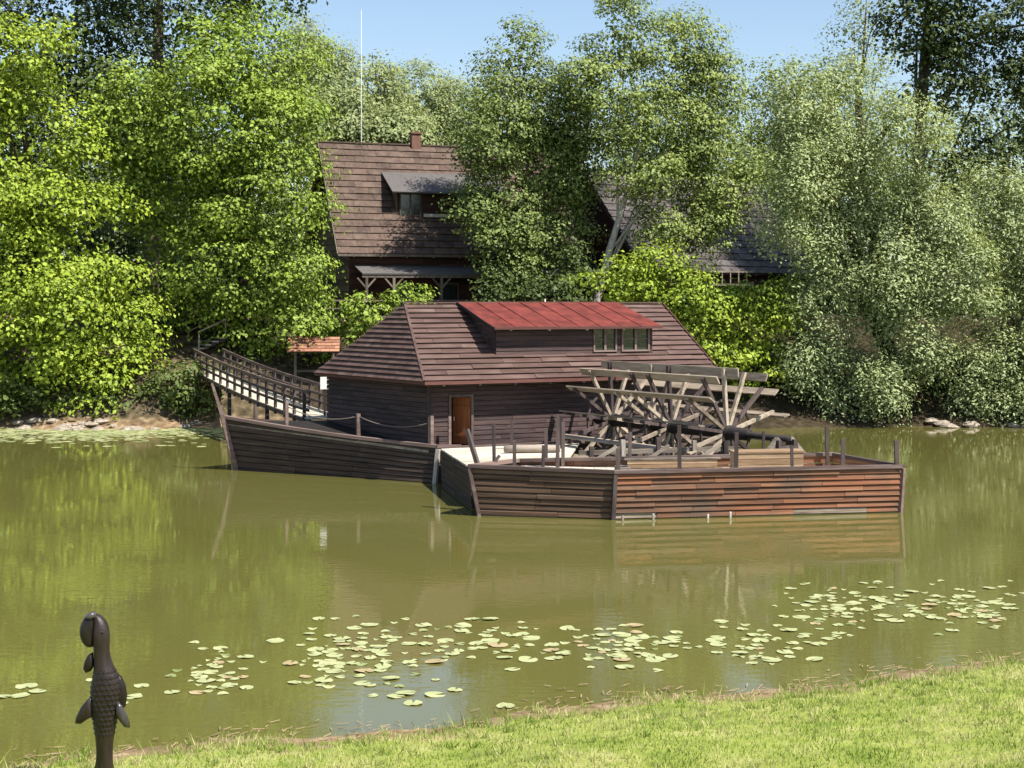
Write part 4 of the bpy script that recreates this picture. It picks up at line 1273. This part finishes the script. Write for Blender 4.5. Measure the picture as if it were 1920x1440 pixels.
tree('birch_tree', 'thin pale leaved tree top against the sky near the upper right', 'tree', (25.5, 112.0), 112.0,
     [(1600, 60, 45, 60), (1630, 10, 50, 40), (1560, 160, 60, 70), (1660, 110, 40, 60)],
     'l_willow', 'bark', 80, 60, .2, base_r=.22, seed=29, crad=(.6, 1.3), nlimb=5)
# shrubs
tree('yellow_shrub', 'big yellow green shrub behind the right end of the mill roof', 'shrub', (10.2, 87.6), 86.5,
     [(1240, 520, 65, 60), (1160, 530, 65, 40), (1310, 570, 75, 65), (1400, 610, 85, 75), (1440, 570, 45, 45), (1340, 650, 80, 60), (1430, 690, 50, 50), (1250, 590, 70, 55)],
     'l_yellow', 'bark', 180, 240, .23, base_r=.16, seed=30, crad=(.4, 1.35), flat=.65, nlimb=8)
tree('shrub', 'green shrub left of the mill roof in front of the porch', 'shrub', (-9.6, 91.0), 90.5,
     [(690, 590, 40, 35), (640, 620, 55, 40), (600, 640, 45, 40)], 'l_lime', 'bark', 70, 70, .26, base_r=.08, seed=31, crad=(.4, .8), nlimb=4)
tree('shrub', 'small green bush against the porch above the mill ridge', 'shrub', (-6.3, 94.0), 94.0,
     [(750, 560, 28, 22), (795, 568, 25, 25)], 'l_lime', 'bark', 36, 60, .24, base_r=.06, seed=32, crad=(.35, .6), nlimb=3)
tree('shrub', 'dark shrub on the bank below the large willow', 'shrub', (18.0, 88.5), 88.5,
     [(1520, 690, 70, 60), (1560, 740, 80, 40), (1490, 620, 40, 60)], 'l_under', 'bark', 110, 70, .28, base_r=.1, seed=33, crad=(.5, 1.0), nlimb=4)
tree('shrub', 'dark shrub on the bank under the right edge willow', 'shrub', (28.0, 89.0), 89.0,
     [(1760, 720, 80, 60), (1900, 740, 90, 50), (1680, 760, 60, 25)], 'l_under', 'bark', 130, 70, .28, base_r=.1, seed=34, crad=(.5, 1.0), nlimb=4)
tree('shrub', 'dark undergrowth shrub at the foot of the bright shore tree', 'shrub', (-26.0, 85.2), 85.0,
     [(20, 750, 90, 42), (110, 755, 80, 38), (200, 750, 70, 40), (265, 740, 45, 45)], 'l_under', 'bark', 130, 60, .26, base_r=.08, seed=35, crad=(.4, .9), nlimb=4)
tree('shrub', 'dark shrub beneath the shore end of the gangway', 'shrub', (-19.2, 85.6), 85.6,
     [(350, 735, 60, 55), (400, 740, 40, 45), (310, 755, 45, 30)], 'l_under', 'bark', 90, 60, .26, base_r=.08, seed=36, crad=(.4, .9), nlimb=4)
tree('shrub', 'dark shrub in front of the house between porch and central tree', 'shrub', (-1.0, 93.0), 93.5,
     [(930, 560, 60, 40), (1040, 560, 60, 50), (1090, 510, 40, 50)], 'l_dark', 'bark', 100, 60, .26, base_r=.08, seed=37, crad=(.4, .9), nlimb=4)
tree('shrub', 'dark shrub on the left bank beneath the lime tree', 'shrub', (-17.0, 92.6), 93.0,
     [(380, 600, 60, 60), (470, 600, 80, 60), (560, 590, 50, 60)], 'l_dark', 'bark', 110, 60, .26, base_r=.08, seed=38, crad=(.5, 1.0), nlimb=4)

tree('shore_tree', 'broad green shore tree beyond the right edge', 'tree', (41.0, 89.0), 88.0,
     [(2150, 420, 130, 140), (2260, 560, 140, 150), (2120, 640, 110, 130), (2330, 700, 120, 90), (2200, 300, 110, 90)], 'l_mid', 'bark', 220, 130, .3, base_r=.4, seed=41, crad=(.8, 1.8))
tree('shore_tree', 'broad green shore tree beyond the left edge', 'tree', (-40.0, 89.0), 88.0,
     [(-220, 300, 130, 160), (-330, 480, 150, 170), (-200, 620, 110, 140), (-380, 680, 120, 100)], 'l_lime', 'bark', 220, 130, .3, base_r=.4, seed=42, crad=(.8, 1.8))

# hillside trees behind the houses
hill = [(600, 170, 75, 95, 150), (690, 190, 85, 90, 158), (780, 195, 80, 85, 165), (860, 215, 80, 80, 170), (560, 120, 60, 90, 172), (640, 240, 70, 60, 140), (740, 250, 60, 40, 138)]
hl = ['pale hillside tree left of the antenna mast', 'pale hillside tree directly behind the antenna mast', 'pale hillside tree above the chimney', 'pale hillside tree touching the central tree', 'pale hillside tree highest, beside the lime tree', 'small pale hillside tree just above the roof ridge, left of the chimney', 'small pale hillside tree just above the roof ridge, nearest the chimney']
for i, (px, py, hw, hh, D) in enumerate(hill):
    b = at(px, 568, D)
    tree('hillside_tree', hl[i], 'tree', (b.x, D), D, [(px, py, hw, hh), (px - hw * .5, py + hh * .5, hw * .7, hh * .7), (px + hw * .5, py + hh * .6, hw * .7, hh * .7)], 'l_hill', 'bark', 150, 130, .33, base_r=.3, seed=50 + i, crad=(1.0, 2.0), nlimb=3, group='hillside trees behind the house')
hill2 = [(960, 260, 120, 120, 150), (1120, 330, 120, 100, 155), (1290, 260, 120, 130, 150), (1455, 235, 100, 105, 158), (1560, 250, 100, 120, 150), (1700, 300, 120, 150, 140), (1880, 300, 130, 170, 140), (80, 300, 160, 200, 130), (330, 300, 160, 200, 135), (520, 330, 110, 150, 132), (2080, 330, 150, 220, 120), (-180, 300, 190, 260, 110), (1420, 420, 90, 110, 125)]
hl2 = ['hillside tree behind the central tree', 'hillside tree seen between the central and forked trees', 'hillside tree behind the forked tree', 'hillside tree in the sky gap between forked tree and willow', 'hillside tree behind the willow top', 'hillside tree behind the willow right shoulder', 'hillside tree in the dark upper right', 'hillside tree behind the dark tree, far left', 'hillside tree behind the dark trunk, upper left', 'hillside tree behind the lime tree', 'tree beyond the right edge', 'tree beyond the left edge', 'low hillside tree behind the grey roofed house']
for i, (px, py, hw, hh, D) in enumerate(hill2):
    b = at(px, 568, D)
    tree('hillside_tree', hl2[i], 'tree', (b.x, D), D, [(px, py, hw, hh), (px - hw * .4, py + hh * .7, hw * .8, hh * .7), (px + hw * .4, py + hh * .8, hw * .8, hh * .7)], 'l_mid' if i % 2 else 'l_olive', 'bark', 160, 100, .38, base_r=.35, seed=70 + i, crad=(1.1, 2.2), nlimb=3, group='hillside trees behind the house')

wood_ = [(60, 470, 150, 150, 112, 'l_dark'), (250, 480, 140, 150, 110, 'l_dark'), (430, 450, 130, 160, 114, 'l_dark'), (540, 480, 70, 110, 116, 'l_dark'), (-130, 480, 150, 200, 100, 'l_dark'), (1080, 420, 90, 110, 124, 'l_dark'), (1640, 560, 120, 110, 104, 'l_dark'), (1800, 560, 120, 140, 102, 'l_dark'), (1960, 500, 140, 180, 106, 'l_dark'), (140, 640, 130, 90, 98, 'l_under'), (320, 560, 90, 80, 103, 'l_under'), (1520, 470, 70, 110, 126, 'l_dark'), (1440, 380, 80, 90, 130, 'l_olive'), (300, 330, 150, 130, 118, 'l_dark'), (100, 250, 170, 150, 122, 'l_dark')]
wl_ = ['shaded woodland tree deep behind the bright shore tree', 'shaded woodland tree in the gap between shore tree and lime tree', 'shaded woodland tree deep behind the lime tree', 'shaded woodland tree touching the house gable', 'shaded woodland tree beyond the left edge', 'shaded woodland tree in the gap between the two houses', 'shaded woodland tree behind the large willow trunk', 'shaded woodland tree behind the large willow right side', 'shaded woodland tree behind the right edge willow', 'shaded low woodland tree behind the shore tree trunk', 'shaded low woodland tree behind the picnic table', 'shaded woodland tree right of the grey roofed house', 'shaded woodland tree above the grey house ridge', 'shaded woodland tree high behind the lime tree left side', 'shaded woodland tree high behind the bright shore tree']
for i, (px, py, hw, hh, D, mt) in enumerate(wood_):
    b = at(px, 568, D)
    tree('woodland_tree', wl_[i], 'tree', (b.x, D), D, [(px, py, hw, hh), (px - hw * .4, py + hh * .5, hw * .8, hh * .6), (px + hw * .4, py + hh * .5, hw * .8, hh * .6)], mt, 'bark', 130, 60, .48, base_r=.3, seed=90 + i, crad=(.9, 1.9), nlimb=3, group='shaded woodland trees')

# ------------------------------------------------------------------ shore stones
st_mesh = []
for j in range(4):
    m = MB()
    rnd = random.Random(j)
    rings = []
    for zz, rr in ((0, .8), (.35, 1.0), (.65, .75), (.85, .3)):
        rings.append([(rr * math.cos(a) * rnd.uniform(.8, 1.2), rr * math.sin(a) * rnd.uniform(.7, 1.1), zz * rnd.uniform(.8, 1.1)) for a in np.linspace(0, 2 * math.pi, 8)[:-1]])
    vs = [p for r_ in rings for p in r_]
    fs = [(i * 7 + k, i * 7 + (k + 1) % 7, (i + 1) * 7 + (k + 1) % 7, (i + 1) * 7 + k) for i in range(3) for k in range(7)] + [tuple(range(21, 28)), tuple(range(6, -1, -1))]
    m.add(vs, fs)
    me = bpy.data.meshes.new('stone'); me.from_pydata(m.v, [], m.f); me.materials.append(M['stone'])
    st_mesh.append(me)
for i in range(34):
    o = bpy.data.objects.new('shore_stone', st_mesh[i % 4])
    COL.objects.link(o)
    if i < 26:
        x = random.uniform(-28, -16.5); dy = random.uniform(-.4, 1.0)
        lab, grp = 'pale brown stone on the shore below the left trees', 'stones on the left shore'
    else:
        x = random.uniform(22, 31); dy = random.uniform(-.3, .6)
        lab, grp = 'brown stone on the far shore under the willows', 'stones under the willows'
    y_ = float(far_shore(x)) + dy
    o.location = (x, y_, max(-.08, H(x, y_) - .05))
    s = random.uniform(.15, .48)
    o.scale = (s * 1.3, s, s * .8); o.rotation_euler = (0, 0, random.uniform(0, 6))
    tag(o, lab, 'stone', grp)

# ------------------------------------------------------------------ lily pads
pad_meshes = []
for j in range(8):
    rnd = random.Random(100 + j)
    m = MB()
    k = 15; a0 = .22
    vs = [(0, 0, .012)]
    for i in range(k):
        a = a0 + (2 * math.pi - 2 * a0) * i / (k - 1)
        r_ = 1 + rnd.uniform(-.06, .06)
        vs.append((r_ * math.cos(a), r_ * math.sin(a), .03 + (.09 * max(0, math.sin(a * (1 + j % 3) + j)) if rnd.random() < .75 else 0)))
    m.add(vs, [(0, i, i + 1) for i in range(1, k)])
    m.add([(x, y_, z_ - .02) for x, y_, z_ in vs], [(0, i + 1, i) for i in range(1, k)])
    for mm in ('pad', 'padbrown'):
        me = bpy.data.meshes.new('lily_pad'); me.from_pydata(m.v, [], m.f); me.materials.append(M[mm])
        pad_meshes.append(me)
clusters = [  # px, py centre, half sizes, count, label
    (1590, 1142, 110, 42, 46, 'pale green lily pad in the dense raft nearest the right edge', 'lily pads right of the pontoon'),
    (1820, 1140, 170, 42, 52, 'pale green lily pad in the dense raft nearest the right edge', 'lily pads right of the pontoon'),
    (1430, 1205, 110, 34, 30, 'lily pad in the small raft beside the narrow sky reflection', 'lily pads beside the sky reflection'),
    (1150, 1212, 150, 38, 50, 'lily pad in the raft below the pontoon front corner', 'lily pads below the pontoon'),
    (900, 1200, 115, 40, 24, 'lily pad in the loose middle group below the boarding platform', 'lily pads in the middle'),
    (665, 1222, 115, 55, 56, 'lily pad in the raft above the large blue sky reflection', 'lily pads by the blue reflection'),
    (400, 1258, 72, 44, 20, 'lily pad in the small group between fish statue and blue reflection', 'lily pads near the fish statue'),
    (150, 1295, 150, 35, 12, 'single lily pad floating around the fish statue', 'lily pads around the fish statue'),
    (760, 1300, 150, 30, 8, 'scattered lily pad floating near the lawn edge', 'scattered lily pads')]
placed = []
for (cx, cy, hx, hy, cnt, lab, grp) in clusters:
    n_ = 0; tries = 0
    while n_ < cnt and tries < 4000:
        tries += 1
        gx = max(-1.3, min(1.3, random.gauss(0, .55))); gy = max(-1.15, min(1.15, random.gauss(0, .5)))
        py = cy + gy * hy; px = cx + gx * hx
        D = 7 * F / (py - 568)
        x = (px - 960) / F * D
        s = random.uniform(.085, .20)
        if any((x - a) ** 2 + (D - b) ** 2 < ((s + c) * .72) ** 2 for a, b, c in placed):
            continue
        placed.append((x, D, s)); n_ += 1
        br_ = random.random() < .12
        o = bpy.data.objects.new('lily_pad', pad_meshes[random.randrange(8) * 2 + (1 if br_ else 0)])
        COL.objects.link(o)
        o.location = (x, D, .006 + random.uniform(0, .006))
        o.scale = (s, s * random.uniform(.85, 1.1), s)
        o.rotation_euler = (random.uniform(-.05, .05), random.uniform(-.05, .05), random.uniform(0, 6.28))
        tag(o, lab, 'lily pad', grp)
# the smallest pads between them, too many to pick apart
rng = np.random.default_rng(17)
VV = []; TT = []
for (cx, cy, hx, hy, cnt, lab, grp) in clusters[:7]:
    for _ in range(int(cnt * 1.1)):
        py = cy + np.clip(rng.normal(0, .55), -1.2, 1.2) * hy; px = cx + np.clip(rng.normal(0, .55), -1.3, 1.3) * hx
        D = 7 * F / (py - 568); x = (px - 960) / F * D
        s = rng.uniform(.05, .12)
        if any((x - a) ** 2 + (D - b) ** 2 < ((s + c) * .8) ** 2 for a, b, c in placed): continue
        placed.append((x, D, s))
        k0 = len(VV); rot = rng.uniform(0, 6.28)
        for i in range(10):
            a = rot + .3 + (2 * math.pi - .6) * i / 9
            VV.append((x + s * math.cos(a), D + s * math.sin(a), .012 + .012 * math.sin(2 * a + rot)))
        VV.append((x, D, .01))
        TT += [(k0 + 10, k0 + i, k0 + i + 1) for i in range(9)]
sp_ = np_mesh('small_lily_pads', VV, TT, 'pad', tri=True)
tag(sp_, 'tiny young lily pads scattered between the larger ones', 'lily pads', kind='stuff')

# far floating leaves along the left shore: a mass nobody could count
rng = np.random.default_rng(5)
k = 3600
x = rng.uniform(-36, -13.0, k); y_ = far_shore(x) - np.abs(rng.normal(0, 3.2, k)) - rng.random(k) * .2
wgt = (np.sin(x * .8) * .5 + .5) * .5 + .5
keep = rng.random(k) < wgt
x, y_ = x[keep], y_[keep]
k = len(x)
s = rng.uniform(.08, .28, k)
ang = np.linspace(0, 2 * np.pi, 7)[:-1]
V = np.stack([x[:, None] + s[:, None] * np.cos(ang), y_[:, None] + s[:, None] * np.sin(ang), np.full((k, 6), .012) + rng.random((k, 1)) * .02], -1).reshape(-1, 3)
base_i = (np.arange(k) * 6)[:, None]
T = np.concatenate([base_i + np.array([[0, 1, 2, 3]]), base_i + np.array([[0, 3, 4, 5]])])
fl = np_mesh('floating_leaves', V, T, 'pad')
tag(fl, 'mass of floating leaves along the left far shore', 'floating leaves', kind='stuff')

# ------------------------------------------------------------------ fish statue
FX, FY = -5.74, 21.0
FZ = H(FX, FY)
fish = empty('fish_statue', (FX, FY, FZ), 0, 'dark carved wooden fish statue standing on its tail on the near bank', 'statue')
ps = FY / F


def fp(px, py, dy=0.0):
    return Vector(((px - 195.5) * ps, dy, 7 - (py - 568) * ps - FZ))


def loft(name, rings, mat, parent, n=20, power=1.0):
    m = MB(); vs = []; fs = []
    for (py, cx, hx, hy, oy) in rings:
        c = fp(cx, py, oy * ps)
        for k in range(n):
            a = 2 * math.pi * k / n
            vs.append((c.x + hx * ps * math.cos(a), c.y + hy * ps * math.sin(a), c.z))
    for i in range(len(rings) - 1):
        for k in range(n):
            fs.append((i * n + k, i * n + (k + 1) % n, (i + 1) * n + (k + 1) % n, (i + 1) * n + k))
    fs.append(tuple(range(n - 1, -1, -1))); fs.append(tuple((len(rings) - 1) * n + k for k in range(n)))
    m.add(vs, fs)
    o = m.build(name, mat, parent, True)
    sub = o.modifiers.new('smooth', 'SUBSURF'); sub.levels = 1; sub.render_levels = 1
    return o


body_r = [(1500, 196, 30, 9, 0), (1466, 196, 27, 9, 0), (1450, 196, 22, 10, 0), (1432, 196, 16, 12, 0), (1415, 197, 15.5, 13, 0), (1395, 197, 16, 14, 0), (1370, 197, 19, 17, 0), (1345, 198, 24, 21, 0), (1318, 199, 28, 25, 0),
          (1292, 200, 29.5, 26, 0), (1272, 200, 26, 24, 0), (1255, 197, 20, 19, 0), (1238, 193, 16, 16, 0), (1220, 191, 14.5, 15, 0), (1205, 191, 16, 17, 0), (1190, 190, 16.5, 18, 0), (1176, 190, 15, 16, 1), (1165, 188, 12, 13, 2), (1157, 184, 9, 10, 2), (1151, 179, 6, 7, 2)]
bd = loft('body', body_r, 'fish', fish)
# lower jaw / cheek lobe on the left with a lip, and the dark mouth line between
jaw = loft('jaw', [(1214, 170, 5, 6, 0), (1208, 168, 11, 11, 0), (1195, 165, 14, 14, 0), (1180, 164, 14.5, 15, 0), (1168, 166, 13, 13, 0), (1158, 169, 10, 10, 0), (1151, 172, 7, 7, 0), (1147, 174, 4, 4, 0)], 'fish', fish)
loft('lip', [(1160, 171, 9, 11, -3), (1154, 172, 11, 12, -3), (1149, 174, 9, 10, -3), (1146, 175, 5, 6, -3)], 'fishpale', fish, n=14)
for (cx, cy) in ((196, 1183),):
    e = MB()
    for ring, rr in ((0, 4.4),):
        pass
    pts = [fp(cx, cy, -13.5 * ps), fp(cx, cy, -15.5 * ps), fp(cx, cy, -16.8 * ps)]
    e.tube(pts, [3.2 * ps, 2.6 * ps, 1 * ps], 10)
    e.build('eye', 'fish', fish, True)


def fin(name, poly, th, mat, yoff=0.0, tilt=0.0):
    m = MB(); k = len(poly)
    cx = sum(p[0] for p in poly) / k; cy = sum(p[1] for p in poly) / k
    fr_ = [fp(cx + (p[0] - cx) * .72, cy + (p[1] - cy) * .8, (yoff - th / 2) * ps) for p in poly]
    md = [fp(p[0], p[1], (yoff + (p[0] - cx) * tilt) * ps) for p in poly]
    bk = [fp(cx + (p[0] - cx) * .72, cy + (p[1] - cy) * .8, (yoff + th / 2) * ps) for p in poly]
    fs = [tuple(range(k)), tuple(range(3 * k - 1, 2 * k - 1, -1))]
    for a, b in ((0, k), (k, 2 * k)):
        fs += [(a + i, b + i, b + (i + 1) % k, a + (i + 1) % k) for i in range(k)]
    m.add(fr_ + md + bk, fs)
    o = m.build(name, mat, fish, True)
    return o


fin('pectoral_fin', [(176, 1222), (166, 1228), (159, 1242), (157, 1254), (162, 1262), (172, 1258), (178, 1248)], 10, 'fish', -2)
fin('dorsal_fin', [(205, 1258), (216, 1260), (228, 1268), (236, 1284), (239, 1304), (236, 1324), (224, 1338), (210, 1330), (206, 1296)], 12, 'fish', 2)
fin('pelvic_fin', [(178, 1300), (168, 1308), (156, 1322), (146, 1342), (144, 1354), (155, 1355), (168, 1346), (180, 1340)], 13, 'fish', -10)
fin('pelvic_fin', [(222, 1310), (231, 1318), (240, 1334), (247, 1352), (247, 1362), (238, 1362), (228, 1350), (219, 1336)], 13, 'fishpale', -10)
# scales carved over the belly
m = MB()
bz = sorted(body_r)
for r_ in range(15):
    py = 1258 + r_ * 9.5
    if py > 1372: break
    cx = np.interp(py, [b[0] for b in bz], [b[1] for b in bz]); hx = np.interp(py, [b[0] for b in bz], [b[2] for b in bz]); hy = np.interp(py, [b[0] for b in bz], [b[3] for b in bz])
    ns = 18
    for k in range(ns):
        a = 2 * math.pi * (k + .5 * (r_ % 2)) / ns
        nrm = Vector((math.cos(a) / hx, math.sin(a) / hy, 0)).normalized()
        c = fp(cx + hx * math.cos(a) * .985, py, hy * math.sin(a) * .985 * ps)
        tn = Vector((-nrm.y, nrm.x, 0)); up = Vector((0, 0, 1))
        w_ = hx * ps * .19; h_ = 5.6 * ps
        m.add([c + tn * w_, c - up * h_ * .9 + nrm * .006, c - tn * w_, c + up * h_ * .6, c + nrm * .0095 - up * h_ * .25], [(3, 2, 4), (2, 1, 4), (1, 0, 4), (0, 3, 4)])
sc_ = m.build('scales', 'fish', fish)
tag(sc_, kind='stuff')

# ------------------------------------------------------------------ grass on the near bank
M['grass'] = grass_mat()
rng = np.random.default_rng(3)
k = 420000
x = rng.uniform(-17, 26, k); y_ = rng.uniform(14.5, 36, k)
t = near_shore(x) - y_
edge = 0.55 + 0.35 * np.sin(x * 1.9) + 0.3 * np.sin(x * 4.3 + 2)
clump = (np.sin(x * 3.1 + y_ * 1.3) * np.sin(y_ * 2.7 - x * 1.1) * .5 + .5)
keep = (t > edge + rng.normal(0, .25, k)) & (np.abs(x) < y_ * .62 + 3) & (rng.random(k) < .55 + .45 * clump)
x, y_, t = x[keep], y_[keep], t[keep]
k = len(x)
z = height(x, y_)
hgt = rng.uniform(.03, .085, k) * (1 + 1.1 * (rng.random(k) < .05)) * np.where(t < 1.3, 1.3 + 2.2 * (rng.random(k) < .06), 1.0)
wd = rng.uniform(.006, .013, k)
a = rng.uniform(0, 2 * np.pi, k)
lx, ly = rng.normal(0, .45, k) * hgt, rng.normal(0, .45, k) * hgt
V = np.stack([np.stack([x - wd * np.cos(a), y_ - wd * np.sin(a), z - .01], -1), np.stack([x + wd * np.cos(a), y_ + wd * np.sin(a), z - .01], -1), np.stack([x + lx, y_ + ly, z + hgt], -1)], 1).reshape(-1, 3)
nt_ = 420
tx = rng.uniform(-12, 20, nt_); ty = near_shore(tx) - rng.gamma(1.6, 1.5, nt_) - .25
ti = np.repeat(np.arange(nt_), 26)
bx2 = tx[ti] + rng.normal(0, .045, len(ti)); by2 = ty[ti] + rng.normal(0, .045, len(ti)); bz2 = height(bx2, by2)
hh2 = rng.uniform(.05, .17, len(ti)) * rng.uniform(.5, 1.15, nt_)[ti]; ww2 = rng.uniform(.006, .014, len(ti)); aa2 = rng.uniform(0, 6.28, len(ti))
V2 = np.stack([np.stack([bx2 - ww2 * np.cos(aa2), by2 - ww2 * np.sin(aa2), bz2 - .01], -1), np.stack([bx2 + ww2 * np.cos(aa2), by2 + ww2 * np.sin(aa2), bz2 - .01], -1),
               np.stack([bx2 + rng.normal(0, .6, len(ti)) * hh2, by2 + rng.normal(0, .6, len(ti)) * hh2, bz2 + hh2], -1)], 1).reshape(-1, 3)
V = np.concatenate([V, V2]); k = k + len(ti)
gr = np_mesh('grass', V, np.arange(3 * k).reshape(-1, 3), 'grass', tri=True)
tag(gr, 'short mown green lawn grass on the near bank', 'grass', kind='stuff')

# dead stalks and litter washed up along the near waterline
rng = np.random.default_rng(8)
k = 800
x = rng.uniform(-14, 22, k)
y_ = near_shore(x) + rng.normal(-.1, .34, k) + np.abs(rng.normal(0, .3, k)) * (np.sin(x * 1.3) + .4)
z = np.maximum(height(x, y_), 0) + .012 + rng.random(k) * .03
ln = rng.uniform(.05, .22, k); a = rng.normal(0, 1.1, k) + .35
wd = rng.uniform(.004, .012, k)
dx, dy = np.cos(a) * ln / 2, np.sin(a) * ln / 2
nx_, ny_ = -np.sin(a) * wd, np.cos(a) * wd
tz = rng.normal(0, .02, k)
V = np.stack([np.stack([x - dx - nx_, y_ - dy - ny_, z], -1), np.stack([x + dx - nx_, y_ + dy - ny_, z + np.abs(tz)], -1), np.stack([x + dx + nx_, y_ + dy + ny_, z + np.abs(tz) + .004], -1), np.stack([x - dx + nx_, y_ - dy + ny_, z + .004], -1)], 1).reshape(-1, 3)
M['litter'] = leaf_mat('dead_stalk', (0.12, 0.075, 0.04), (0.36, 0.26, 0.15), 0.1)
li_ = np_mesh('shore_litter', V, np.arange(4 * k).reshape(-1, 4), 'litter')
tag(li_, 'brown dead stalks washed up along the near waterline', 'litter', kind='stuff')
